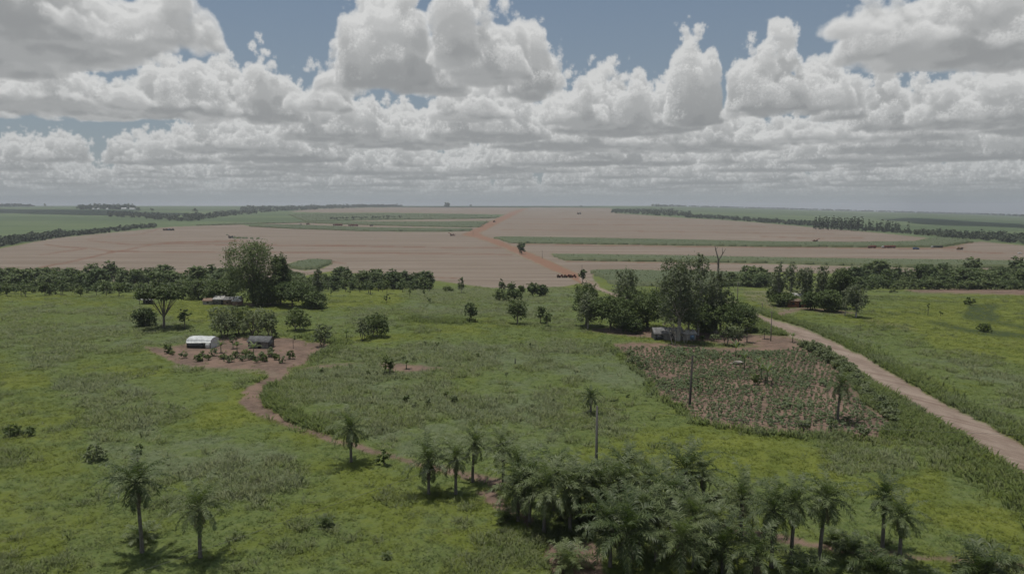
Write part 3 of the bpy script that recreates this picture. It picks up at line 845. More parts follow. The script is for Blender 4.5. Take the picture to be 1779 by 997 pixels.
def palm_trunk(rng, H, r=0.16):
    n = 10; pts = []; rad = []
    bx, by = rng.normal(size=2) * 0.03 * H
    for i in range(n + 1):
        f = i / n
        pts.append((bx * f * f, by * f * f, -0.2 + (H + 0.2) * f)); rad.append(r * (1.25 - 0.35 * f + (0.35 if i == 0 else 0)) * (1.0 + 0.05 * (i % 2)))
    rad[-1] = r * 1.3
    return path_tube(pts, rad, 9), pts[-1]
PALM_MESH = []
def palms_setup():
    for v in range(7):
        rng = np.random.default_rng(100 + v)
        V, Fc = palm_crown(rng, nf=24 + v % 3 * 3, L=2.95 + 0.1 * v, nl=34, lw=0.07, ll=0.46, up=84, down=-46 - 6 * (v % 3))
        PALM_MESH.append(np_mesh_data('crown', V, Fc, M['palm']))
    for v in range(3):                                     # stemless young palms, fronds from the ground
        rng = np.random.default_rng(200 + v)
        V, Fc = palm_crown(rng, nf=18, L=2.6, nl=28, lw=0.085, ll=0.56, up=86, down=15)
        PALM_MESH.append(np_mesh_data('crown', V, Fc, M['palm']))
    rng = np.random.default_rng(300)
    V, Fc = palm_crown(rng, nf=7, L=1.9, nl=14, lw=0.08, ll=0.4, up=-50, down=-80)
    PALM_MESH.append(np_mesh_data('dead_frond', V, Fc, M['palm_dead']))
def add_palm(px, base, cpy, wpx, label, group=None, v=None, dead=True, young=False, off=None):
    """cpy: photo row of the crown's heart; wpx: crown width in photo pixels"""
    rng = np.random.default_rng(int(px * 3 + base))
    if off is not None: x, y = off
    else: x, y = hit(px, base)
    z = float(ground_z(x, y))
    dist = math.hypot(math.hypot(x, y), CAM_H - z)
    s = wpx * m_per_px(dist) / 4.3
    root = empty('palm_tree' if not young else 'young_palm', (x, y, z), rng.random() * 6.28)
    tag(root, label, 'palm tree' if not young else 'young palm', group)
    if young:
        c = link('crown', PALM_MESH[7 + int(rng.integers(3))], root, (0, 0, 0.15)); c.scale = (s, s, s * 0.95)
        return root
    H = max(z_at(px, cpy, y) - z, 0.8)
    (tv, tf), tip = palm_trunk(rng, H, 0.17 if H > 3 else 0.2)
    np_mesh('trunk', tv, tf, M['palm_bark'], root, smooth=True)
    vi = int(rng.integers(7)) if v is None else v
    c = link('crown', PALM_MESH[vi], root, (tip[0], tip[1], tip[2])); c.scale = (s, s, s * 1.0)
    c.rotation_euler = (rng.normal() * .06, rng.normal() * .06, rng.random() * 6)
    if dead:
        d = link('dead_frond', PALM_MESH[10], root, (tip[0], tip[1], tip[2] - 0.1)); d.scale = (s, s, s)
    return root
def banana(px, base, h, label, group=None, seed=0):
    rng = np.random.default_rng(seed + int(px))
    p = P3(px, base); V, Fc, o = [], [], 0
    root = empty('banana_plant', p); tag(root, label, 'banana plant', group)
    (tv, tf) = path_tube([(0, 0, -.1), (0, 0, h * .3), (0, 0.03, h * .5)], [.14, .11, .08]); np_mesh('stem', tv, tf, M['banana'], root, smooth=True)
    for i in range(9):
        az = i * 2.4 + rng.random() * .5; e = R(80 - i * 6); L = h * 0.62 * (0.8 + .4 * rng.random()); n = 7
        r, z = 0.0, h * 0.5; rows = []
        for s in range(n + 1):
            w = 0.26 * math.sin(math.pi * min(0.08 + s / n * 0.95, 1)) + 0.02
            side = np.array([-math.sin(az), math.cos(az), 0]) * w
            c = np.array([r * math.cos(az), r * math.sin(az), z]); lift = np.array([0, 0, w * .35])
            rows += [c - side + lift, c, c + side + lift]
            ee = e - R(95) * (s / n) ** 1.4; r += math.cos(ee) * L / n; z += math.sin(ee) * L / n
        V += rows
        for s in range(n):
            b = o + s * 3; Fc += [(b, b + 1, b + 4, b + 3), (b + 1, b + 2, b + 5, b + 4)]
        o += 3 * (n + 1)
    np_mesh('leaf_crown', np.array(V), np.array(Fc), M['banana'], root)
    return root

# ------------------------------------------------------------------ grass as stuff
def build_grass(f, GX, GY):
    rng = np.random.default_rng(3)
    rows_Y = GY[:, 0]
    Wg = np.maximum(rows_Y, 60.0)
    Uc = GX[0] / Wg[0]
    def sample(key, x, y):
        j = np.clip(np.searchsorted(rows_Y, y) - 1, 0, len(rows_Y) - 1)
        i = np.clip(np.searchsorted(Uc, x / np.maximum(y, 60.0)) - 1, 0, len(Uc) - 1)
        return f[key][j, i]
    def cand(n, y0, y1, p=2.0):
        # even in area: y with density ~ y ** (1 - p)
        q = rng.random(n)
        e = 3 - p - 1
        y = (y0 ** e + q * (y1 ** e - y0 ** e)) ** (1 / e) if abs(e) > 1e-3 else y0 * (y1 / y0) ** q
        x = (rng.random(n) * 2 - 1) * (0.78 * y + 14)
        return x, y
    def clumps(name, x, y, h, spread, nb, bw, tall, lush, tint, label):
        n = len(x); z = ground_z(x, y)
        N_ = n * nb
        X = np.repeat(x, nb); Yv = np.repeat(y, nb); Z = np.repeat(z, nb); Hh = np.repeat(h, nb) * (0.55 + 0.6 * rng.random(N_)); S = np.repeat(spread, nb)
        a = rng.random(N_) * 6.283; rr = np.sqrt(rng.random(N_)) * S * 0.5
        bx = X + np.cos(a) * rr; by = Yv + np.sin(a) * rr
        lean = S * (0.35 + 0.9 * rng.random(N_)) * 0.9
        la = a + rng.normal(size=N_) * 0.6
        tx = bx + np.cos(la) * lean; ty = by + np.sin(la) * lean
        wa = rng.random(N_) * 3.1416
        w = np.repeat(bw, nb) * 0.5
        ox, oy = np.cos(wa) * w, np.sin(wa) * w
        mx, my, mz = bx + (tx - bx) * .35, by + (ty - by) * .35, Z + Hh * .68
        Vt = np.stack([np.stack([bx - ox, by - oy, Z - 0.05], 1), np.stack([bx + ox, by + oy, Z - 0.05], 1),
                       np.stack([mx + ox, my + oy, mz], 1), np.stack([tx, ty, Z + Hh * .95], 1), np.stack([mx - ox, my - oy, mz], 1)], 1).reshape(-1, 3)
        b = np.arange(N_) * 5
        rp = lambda v: np.repeat(np.repeat(v, nb), 5)
        o = np_mesh(name, Vt, [np.stack([b, b + 1, b + 2, b + 4], 1), np.stack([b + 4, b + 2, b + 3], 1)], M['blade'],
                    attrs={'tall': rp(tall), 'lush': rp(lush), 'tint': rp(tint)})
        tag(o, label, 'grass', kind='stuff')
    def ok(x, y):
        return (sample('road', x, y) < .25) & (sample('stub', x, y) < .1) & (sample('crop', x, y) < .5)
    # short sward
    x, y = cand(52000, 66, 330, 1.5)
    k = ok(x, y) & (rng.random(len(x)) > sample('soil', x, y) * 0.97) & (rng.random(len(x)) > sample('marsh', x, y) * .6); x, y = x[k], y[k]
    pat = fbm(x / 9., y / 9., 3, 31)
    sc = 0.75 + y / 260.
    clumps('short_grass', x, y, (0.13 + 0.16 * pat) * sc ** .5, 0.65 * sc, 7, 0.085 * sc, sample('tall', x, y), sample('lush', x, y),
           np.clip(0.42 + 0.30 * rng.random(len(x)) + 0.5 * (pat - .5), 0, 1), 'short yellow-green pasture grass covering the open land')
    # rank stands, greyer and taller, in patches
    x, y = cand(110000, 66, 420, 1.45)
    ta = sample('tall', x, y); lu = sample('lush', x, y)
    pat = fbm(x / 13., y / 13., 4, 41); p2 = fbm(x / 3.2, y / 3.2, 3, 42)
    k = ok(x, y) & (sample('soil', x, y) < 0.3) & ((pat * .85 + p2 * .45 + ta * 0.16 - lu * .10 + (rng.random(len(x)) < .012) * .3) > 0.775); x, y, ta, lu, p2 = x[k], y[k], ta[k], lu[k], p2[k]
    sc = 0.8 + y / 300.
    clumps('tall_grass', x, y, (0.30 + 0.75 * rng.random(len(x)) ** 1.5 * (.5 + p2)) * (0.85 + .3 * ta), 0.85 * sc, 10, 0.085 * sc, np.clip(ta + .45, 0, 1), lu * .3,
           np.clip(0.5 + 0.6 * rng.random(len(x)), 0, 1), 'tall grey-green tussock grass standing in ragged patches')
    # verges of road and plot
    for vi_, (pts, w, n) in enumerate((([(1268,534),(1300,553),(1370,590),(1410,609),(1460,636),(1500,667),(1560,703),(1600,729),(1650,760),(1700,796),(1779,855),(2000,985)], 2.6, 4600),
                   ([(1298,536),(1340,551),(1400,568),(1460,596),(1500,616),(1560,651),(1620,687),(1680,716),(1779,768),(2000,890)], 2.2, 4200),
                   ([(1380,597),(1430,616),(1475,656),(1505,697),(1565,738),(1540,757)], 2.0, 2300),
                   ([(1050,597),(1098,634),(1123,657),(1150,693),(1180,710),(1210,734),(1300,750),(1380,757),(1450,760),(1522,764)], 0.8, 420),
                   ([(715,554),(810,560)], 2.5, 700), ([(530,585),(585,597),(560,612),(535,626)], 2.0, 600), ([(470,658),(455,680),(470,700),(510,728),(590,757)], 1.2, 700))):
        W_ = np.array([hit(*q) for q in pts]); L = np.concatenate([[0], np.cumsum(np.linalg.norm(np.diff(W_, axis=0), axis=1))])
        t = rng.random(n) * L[-1]
        x = np.interp(t, L, W_[:, 0]) + rng.normal(size=n) * w; y = np.interp(t, L, W_[:, 1]) + rng.normal(size=n) * w
        k = (sample('road', x, y) < .15) & (sample('soil', x, y) < .5); x, y = x[k], y[k]
        one = np.ones(len(x))
        clumps('verge_grass', x, y, 0.7 + 0.8 * rng.random(len(x)), 0.9 + one * .3, 9, 0.16 * one, one * .7, one * .0, np.clip(.2 + .6 * rng.random(len(x)), 0, 1),
               ('rank green grass along the near side of the dirt road', 'rank green grass along the far side of the dirt road', 'rank grass along the right edge of the cassava plot', 'grass edging the lower side of the cassava plot', 'dark row of tall grass below the mid-meadow trees', 'tall grass at the right of the clearing', 'grass beside the curved path')[vi_])
    return sample

# ------------------------------------------------------------------ standing cane strips
def cane_strip(top, bot, label, name='standing_cane', h=2.7, dx=3.0, dy=3.0, mat='cane', kind='stuff', tuft=True):
    """top, bot: photo polylines of the strip's far and near foot, left to right"""
    T2 = []
    for (a, b) in top:
        y = hit(a, b)[1]; T2.append((a, b + h * 1270.0 / y * 0.9))
    poly = poly_world(T2 + bot[::-1], 10)
    x0, y0 = poly.min(0); x1, y1 = poly.max(0)
    xs = np.arange(x0, x1 + dx, dx); ys = np.arange(y0, y1 + dy, dy)
    X, Y = np.meshgrid(xs, ys)
    rng = np.random.default_rng(int(abs(x0)) + 3)
    inn = inside(poly, X + (fbm(X / 9, Y / 9, 2, 3) - .5) * 7, Y + (fbm(X / 9, Y / 9, 2, 4) - .5) * 7)
    cell = inn[:-1, :-1] & inn[1:, :-1] & inn[:-1, 1:] & inn[1:, 1:]
    if not cell.any(): return None
    G = ground_z(X, Y)
    Z = G + h * (0.78 + 0.35 * fbm(X / 6., Y / 6., 3, 8)) + rng.random(X.shape) * 0.35
    NXc = len(xs); base = X.size
    V = np.concatenate([np.stack([X, Y, Z], -1).reshape(-1, 3), np.stack([X, Y, G - 1.0], -1).reshape(-1, 3)])
    jj, ii = np.nonzero(cell); a = jj * NXc + ii
    F1 = [np.stack([a, a + 1, a + NXc + 1, a + NXc], 1)]
    C = np.pad(cell, 1)
    for dj, di, e in ((-1, 0, (0, 1)), (1, 0, (NXc + 1, NXc)), (0, -1, (NXc, 0)), (0, 1, (1, NXc + 1))):
        k = cell & ~C[1 + dj:C.shape[0] - 1 + dj, 1 + di:C.shape[1] - 1 + di]
        jj, ii = np.nonzero(k); b = jj * NXc + ii
        F1.append(np.stack([b + e[0], b + base + e[0], b + base + e[1], b + e[1]], 1))
    skirt = np.concatenate(F1[1:])
    Fall = np.concatenate([F1[0], skirt])
    # loose cane tops and ragged edge plants
    jj, ii = np.nonzero(cell); n = min(len(jj), 5000); q = rng.choice(len(jj), n, replace=False)
    cx = xs[ii[q]] + rng.random(n) * dx; cy_ = ys[jj[q]] + rng.random(n) * dy
    cz = ground_z(cx, cy_) + h * (0.85 + .3 * rng.random(n))
    eb = skirt[:, 0]; m = min(len(eb) * 2, 5000); e = eb[rng.integers(0, len(eb), m)]
    ex = V[e, 0] + rng.normal(size=m) * 1.0 + rng.random(m) * dx; ey = V[e, 1] + rng.normal(size=m) * .6 - .5; ez = ground_z(ex, ey) + h * (0.15 + .75 * rng.random(m))
    cen = np.concatenate([np.stack([cx, cy_, cz], 1), np.stack([ex, ey, ez], 1)])
    sz = (dx * 0.26) * (0.7 + .6 * rng.random(len(cen)))
    qv, qf = quads(cen, rng.normal(size=cen.shape) + np.array([0, -.3, .5]), sz * .8, sz * 1.3, rng)
    used, inv = np.unique(Fall.ravel(), return_inverse=True)
    Vt = np.concatenate([V[used], qv]); Ft = np.concatenate([inv.reshape(-1, 4), qf + len(used)])
    o = np_mesh(name, Vt, Ft, M[mat]); tag(o, label, 'sugar cane', kind=kind)
    return o

def build_cane():
    g = 'strip of standing green sugar cane '
    cane_strip([(854,412),(870,411),(980,412.5),(1082,414.5),(1200,416.5),(1320,419.2),(1475,420.6),(1588,419.2),(1614,413.5),(1640,412.5),(1676,416.2),(1692,420)],
               [(866,416),(882,422.5),(981,423.8),(1133,425.8),(1330,428.9),(1500,429.6),(1640,429.3),(1691,421)], g + 'running right from the red road junction, curling round at its right end', dx=4, dy=5)
    cane_strip([(956,441.3),(1032,442),(1166,443.8),(1330,447),(1526,450),(1850,453.8)], [(984,452.9),(1158,454.9),(1330,457.4),(1552,464.2),(1850,466.8)],
               g + 'nearer the valley, from below the road to the right edge', dx=3, dy=3.5)
    cane_strip([(1026,469),(1060,468.5),(1158,470.3),(1320,473),(1340,475)], [(1036,480),(1060,494),(1120,498),(1200,499),(1330,497)], 'patch of standing cane behind the tall eucalyptus trees', dx=2.6, dy=2.6)
    cane_strip([(420,391),(433,391.5),(475,389.5),(530,390.8),(640,395.2),(760,397),(824,397)], [(433,394),(500,397.5),(640,402),(760,402.6),(816,401.8),(824,398.5)],
               g + 'left of the red road, lowest of the three', dx=6, dy=8)
    cane_strip([(330,391),(420,386),(530,385),(640,385),(700,385.5),(846,384.5)], [(400,391),(455,389),(530,387.2),(600,390),(700,393),(780,394.6),(836,395.5),(847,386)],
               g + 'left of the red road, middle one with trucks in front', dx=7, dy=10)
    cane_strip([(500,372.5),(560,371),(700,372),(820,373.5),(866,375.5)], [(530,386),(598,383),(700,381),(820,380.2),(862,379)],
               g + 'left of the red road, farthest of the three', dx=10, dy=16)
    cane_strip([(249,405.6),(320,409),(400,411.8),(478,414)], [(249,407.8),(320,411.3),(400,413.8),(450,415.2),(481,416.4)], 'thin low strip of standing cane in the stubble at left', dx=4, dy=4)
    cane_strip([(501,459),(520,453),(545,450),(571,451)], [(507,466.5),(530,469.5),(562,465.5),(576,458)], 'small island of uncut green growth in the stubble', name='scrub_island', dx=3, dy=3, h=2.2)

def far_wood(line, thick, hgt, n, leaf, label, name='distant_wood'):
    """a belt of far trees that reads as one mass: line of photo feet, spread in rows"""
    rng = np.random.default_rng(int(line[0][0]) + n)
    L = np.concatenate([[0], np.cumsum([math.hypot(line[i + 1][0] - line[i][0], line[i + 1][1] - line[i][1]) for i in range(len(line) - 1)])])
    parts = []
    for k in range(n):
        t = rng.random() * L[-1]
        px = np.interp(t, L, [q[0] for q in line]); py = np.interp(t, L, [q[1] for q in line])
        th = np.interp(t, L, thick) if isinstance(thick, (list, tuple)) else thick
        py = py - rng.random() * th
        x, y = hit(px, max(py, 358.6)); z = float(ground_z(x, y))
        H = hgt * (0.65 + 0.6 * rng.random() ** 1.5); r = H * (0.42 + .2 * rng.random())
        lobes = [(x + rng.normal() * r * .4, y + rng.normal() * r * .4, z + H * (.42 + .25 * q), r, r, H * .38) for q in range(2)]
        parts.append(leafcloud(rng, lobes, 46, leaf, clump=.3, per=6, hollow=.5))
    v, fc = merge(parts)
    o = np_mesh(name, v, np.concatenate(fc), M['far']); tag(o, label, 'trees', kind='stuff')

def build_far():
    far_wood([(136,364),(236,364.5)], 2.0, 26, 150, 7, 'dark square wood on the left skyline behind the white farm sheds')
    far_wood([(-30,360),(60,359.5)], 1.0, 22, 70, 8, 'small dark wood on the skyline at the far left')
    far_wood([(190,377),(240,379),(290,384),(325,386),(350,383),(380,378),(430,373),(480,368.5),(560,364),(640,360.5),(700,359)], [5,6,8,9,8,7,6,5,3,2,1.5], 13, 700, 3.6, 'winding streamside wood crossing the far green fields at left')
    far_wood([(420,366),(500,364),(600,361),(690,359.5)], 2, 20, 240, 6, 'dark plantation on the skyline left of the lone tree')
    far_wood([(-40,434),(0,429),(50,421),(90,415),(110,412)], [8,8,8,7,6], 9, 260, 2.6, 'scrubby wood along the left edge of the stubble field')
    far_wood([(110,412),(150,408),(200,403),(240,398),(270,396)], [5,4,5,4,3], 7, 170, 2.8, 'lower scrub along the stubble edge where dust hangs')
    far_wood([(1132,359.4),(1240,359.8),(1330,361),(1500,364.5),(1600,368.5),(1700,373),(1850,381)], [2,2.5,3,3.5,4,4,4], 17, 900, 5.5, 'long dark wood along the right skyline')
    far_wood([(1064,370.5),(1120,373.5),(1180,377),(1200,378)], [4,8,10,6], 13, 260, 3.8, 'dark riverside wood beyond the right stubble field')
    far_wood([(1190,378.5),(1250,381.5),(1330,387.5),(1400,392.5),(1440,396)], [3.5,4,4,4,4], 9, 330, 3.0, 'low green wood along the upper edge of the right stubble field')
    far_wood([(1500,401),(1560,405),(1600,408)], 2.5, 6, 70, 2.6, 'low scrub at the foot of the eucalyptus rows')
    far_wood([(1588,408),(1640,412),(1660,411)], [3,5,3], 9, 70, 2.4, 'clump of trees at the curl of the cane strip')
    far_wood([(1635,413),(1700,417),(1779,424),(1850,431)], [4,6,7,7], 10, 300, 2.4, 'dark wood bounding the field at the far right')
    far_wood([(575,383),(640,381),(700,380)], 3, 6, 70, 2.5, 'scrub patch among the far cane strips')

# ------------------------------------------------------------------ trees with places of their own
def build_trees():
    A = add_tree
    A(440,530,421,112,'eucdark','great dark eucalyptus towering over the tree belt at left','tree',minleaf=.42)
    A(488,528,441,40,'eucdark','second dark eucalyptus, right shoulder of the great one at left','tree',minleaf=.5)
    A(465,530,487,62,'mango','dark rounded tree shading the red yard at left','tree')
    A(508,533,490,80,'rain','broad dark tree right of the shaded red yard','tree')
    A(548,536,508,45,'mango','low dark tree at the right end of the farmyard grove','tree')
    A(553,520,468,24,'eucthin','slim pale tree rising over the meadow right of the grove','tree')
    A(385,525,488,50,'mango','round dark tree behind the patched farmhouse','tree'); A(345,520,486,50,'round','round green tree left of the patched farmhouse','tree')
    A(285,570,492,84,'umbrella','flat-topped spreading tree with pale leaning trunk','tree')
    A(252,566,536,36,'mango','dense dark bush left of the flat-topped tree','tree')
    A(321,571,536,24,'sapling','small slim tree right of the flat-topped tree','tree')
    A(390,586,533,56,'feather','leafy tree behind the gap left of the tin shed','tree','trees behind the clearing')
    A(418,581,532,56,'bushy','second leafy tree in the row behind the clearing','tree','trees behind the clearing')
    A(443,586,534,48,'feather','feathery tree with several stems behind the tin shed','tree','trees behind the clearing')
    A(468,586,538,34,'feather','slender feathery tree just right of the tin shed','tree','trees behind the clearing')
    A(479,585,569,12,'bush','small dark bush beside the slender feathery tree','shrub')
    A(517,574,534,50,'bushy','spreading twin-stemmed tree right of the tree row','tree')
    A(560,601,560,36,'feather','pale loose bush-tree at the right edge of the clearing','tree')
    A(651,585,543,54,'bushy','large leafy tree alone in the middle left meadow','tree')
    A(630,591,552,34,'feather','lower leafy tree against the large one in the meadow','tree')
    A(405,605,583,20,'sapling','little forked tree on the bare yard between tent and shed','tree')
    A(509.5,605,579,9,'sapling','thin dark sapling right of the tin shed','tree')
    A(505,623,607,15,'bush','round clipped-looking bush at the right of the bush row','shrub')
    A(468,617,600,15,'palebush','pale round shrub in front of the tin shed','shrub')
    A(293,613,595,14,'bush','dark upright bush at the left of the yard','shrub')
    # mid meadow
    A(818,559,525,23,'round','small round tree, leftmost of the three in mid meadow','tree','trees in mid meadow')
    A(899,563,519,38,'round','broad-crowned tree, middle of the three in mid meadow','tree','trees in mid meadow')
    A(939,562,530,20,'round','narrow dark tree just right of the broad-crowned one','tree','trees in mid meadow')
    A(950,566,542,22,'bright','bright low tree touching the narrow dark one','tree','trees in mid meadow')
    A(906,441.5,421,15,'mango','single dark round tree beside the dirt road in the stubble','tree')
    A(801,510,482,13,'eucthin','thin upright tree at the near edge of the stubble','tree')
    A(779,507,497,22,'bush','low bush left of the thin upright tree','shrub')
    A(872,513,484,14,'eucthin','airy sapling over scrub at the stubble edge','tree')
    A(889,516,490,18,'round','narrow tree in the scrub at the stubble edge','tree')
    A(869,522,502,30,'bush','dark scrub clump at the stubble edge','shrub'); A(893,524,503,30,'round','dark low tree in the scrub clump','tree')
    A(906,510,496,16,'bright','small pale tree right of the scrub clump','tree')
    A(926,515,489,26,'mango','dark round tree, left one of the pair by the stubble','tree'); A(942,514,495,22,'mango','dark round tree, right one of the pair by the stubble','tree')
    A(1012,491,467,17,'round','small tree beside the road by the parked loaders','tree')
    A(692,500,471,24,'umbrella','flat-topped tree at the stubble edge','tree'); A(719,497,472,18,'mango','compact dark tree beside the flat-topped one at the stubble edge','tree')
    A(777,361.5,350.5,10,'mango','lone rounded tree breaking the skyline','tree',minleaf=4)
    for (a, b, c, w) in ((818,358.9,355,4),(1010,359.5,358,5),(78,359,354.5,4),(339,368,362.5,8),(264,366.5,362.5,6),(240,365.5,360,8)):
        A(a,b,c,w,'mango','tiny lone tree far off near the skyline','tree','lone trees near the skyline',minleaf=4)
    # right homestead
    A(1018,566,492,54,'round','large round tree at the left of the right-hand grove','tree'); A(1021,571,512,36,'eucthin','drooping grey tree in front of the large round one','tree')
    A(1088,566,463,62,'euc','pale eucalyptus with dead limbs left of the tall pair','tree',minleaf=.42)
    A(1178,592,446,96,'euc','tallest eucalyptus with a long pale trunk behind the long house','tree',minleaf=.42)
    A(1212,582,430,52,'euc','eucalyptus leaning right with two high tufts','tree',minleaf=.42)
    A(1243,578,462,70,'euc','grey eucalyptus at the right of the tall group','tree',minleaf=.42)
    A(1060,573,514,100,'rain','broad flat dark tree, left one of the grove','tree','dark trees of the right grove')
    A(1125,570,504,124,'rain','broad flat dark tree behind the long house roof','tree','dark trees of the right grove')
    A(1196,582,516,100,'rain','broad dark tree beneath the tallest eucalyptus','tree','dark trees of the right grove')
    A(1252,580,520,100,'rain','broad dark tree right of the long house','tree','dark trees of the right grove')
    A(1288,575,532,56,'round','lower green tree toward the dirt road','tree')
    A(1080,575,535,56,'round','green tree in front of the left flat dark tree','tree'); A(1110,572,536,60,'pale' if False else 'bright','pale green tree left of the long house','tree')
    A(1098,578,552,40,'mango','low spreading tree in the yard left of the long house','tree')
    A(1225,579,552,42,'mango','dark round tree right of the long house','tree')
    A(1171,598,552,50,'dry','leafless pale tree in front of the long house','bare tree')
    A(1190,596,556,40,'dry','second leafless tree with brown twigs before the long house','bare tree')
    A(1262,600,560,34,'feather','thin feathery tree right of the long house','tree','thin trees of the right yard'); A(1280,598,566,30,'feather','second thin feathery tree in the right yard','tree','thin trees of the right yard')
    A(1298,594,548,22,'bright','small tree near the bend of the dirt road','tree'); A(1241,592,578,14,'palebush','pale bush in the bare yard of the long house','shrub'); A(1222,592,580,12,'bush','dark little bush in the bare yard of the long house','shrub')
    A(1328,588,570,18,'sapling','small open bush right of the bare yard','shrub')
    # right group by the brick house
    for (a, b, c, w, kd, lb) in ((1352,530,458,40,'euc','tall eucalyptus at the left of the brick house'), (1374,520,459,26,'eucthin','slim eucalyptus second from left behind the brick house'),
            (1398,524,466,34,'eucthin','slender eucalyptus right behind the brick house'), (1428,530,462,40,'euc','tallest eucalyptus right of the brick house'),
            (1458,536,468,46,'eucdark','thick-crowned tree behind the dark round pair'), (1487,551,496,40,'euc','drooping grey tree at the right end of the brick house row'),
            (1408,538,508,32,'mango','dark round tree, left one of the pair by the brick house'), (1441,541,505,44,'mango','dark round tree, right one of the pair by the brick house'),
            (1347,524,497,30,'mango','dark small tree left of the brick house'), (1362,532,510,52,'bright','pale low spreading tree left of the brick house'), (1468,548,500,14,'eucthin','slim bare-stemmed tree near the right end of the row')):
        A(a, b, c, w, kd, lb, 'tree', 'trees round the brick house', minleaf=.4)
    A(1685,529,516,17,'bush','dark round bush alone in the right pasture','shrub'); A(1612,548,526,7,'sapling','thin dark sapling in the right pasture','tree')
    A(1634,549,540,5,'sapling','tiny sapling right of the thin one in the right pasture','tree'); A(1709,576,562,22,'bush','bush beside the dark wet patch in the right pasture','shrub')
    A(1508,505,497,12,'bush','small bush by the ploughed strip, left one','shrub'); A(1550,508,503,16,'palebush','low bush by the ploughed strip, right one','shrub')
    # near shrubs
    A(162,800,768,34,'palebush','grey bushy shrub above the left palms','shrub'); A(240,815,770,22,'sapling','spindly sapling behind the left palm','tree')
    A(18,757,736,26,'bush','bright bush at the left edge of the picture','shrub'); A(50,757,741,18,'bush','small bush second from the left edge','shrub')
    A(668,808,778,30,'bush','dark shrub right of the palm by the path','shrub'); A(677,650,640 - 22,26,'bright','leafy shrub by the bare patch in the centre meadow','shrub')
    for i, (a, b, w) in enumerate(((705,700,14),(720,708,12),(745,706,14),(775,690,12),(790,700,16),(655,650,10),(640,652,10),(610,640,9),(880,655,8),(905,600,8),(922,604,9),(1065,700,8),(560,648,10),(585,655,9),(740,600,9),(760,602,9),(700,626,9),(720,628,9),(830,620,8),(500,690,9),(1000,650,8),(1090,690,8),(960,700,9),(860,700,10))):
        A(a, b, b - w * 1.15, w, 'palebush' if i % 3 else 'bush', 'small leafy weed shrub in the centre meadow', 'shrub', 'weed shrubs in the centre meadow')
    for i, a in enumerate((300,320,345,352,362,372,388,398,410,420,428,436,446,455,462,472,480,490)):
        b = 616 + (i * 7 % 5) * 2.6 + (a - 300) * 0.02
        A(a, b, b - 9 - i % 3 * 2, 12 + i % 4 * 2, 'palebush' if i % 2 else 'bush', 'low garden bush in the row before the tent and shed', 'shrub', 'garden bushes before the tent and shed')
    # small trees scattered along the meadow below the left belt
    rng = np.random.default_rng(77)
    for i in range(34):
        a = 10 + i * 22.5 + rng.normal() * 6; b = 506 + 4 * rng.random() + (6 if a < 400 else -4 if a < 600 else 0)
        if 230 < a < 520: continue
        hpx = 17 + 8 * rng.random()
        A(a, b, b - hpx, 12 + 7 * rng.random(), 'sapling' if i % 3 else 'bright', 'small young tree at the foot of the left belt', 'tree', 'young trees before the left belt')
    for (a, b, h_) in ((665,507,17),(700,503,12),(644,512,22),(575,515,10),(712,516,14),(672,526,16),(745,526,9),(608,512,9),(735,512,8),(560,540,20),(545,512,14),(584,505,12)):
        A(a, b, b - h_, h_ * .8, 'sapling', 'small young tree scattered on the meadow slope', 'tree', 'young trees on the meadow slope')
    # dead tree
    x, y = hit(1247, 492); z = float(ground_z(x, y)); H = z_at(1247, 427, y) - z; q = y / 1270
    root = empty('dead_tree', (x, y, z)); tag(root, 'tall dead tree with bare forked limbs above the right grove', 'dead tree')
    v, fc = tubes([((0,0,-.5),(0,0,H*.62),.8,.5),((0,0,H*.62),(-5.5*q,0,H*.9),.42,.3),((-5.5*q,0,H*.9),(-7*q,0,H),.3,.12),((0,0,H*.6),(7*q,.5,H*.78),.4,.28),((7*q,.5,H*.78),(12*q,0,H*.92),.28,.1),((-5.5*q,0,H*.9),(-1*q,0,H*.98),.2,.08),((7*q,.5,H*.78),(6*q,0,H*.95),.2,.08),((0,0,H*.45),(-4*q,0,H*.6),.2,.08)], 7)
    np_mesh('trunk', v, fc, M['bark'], root, smooth=True)

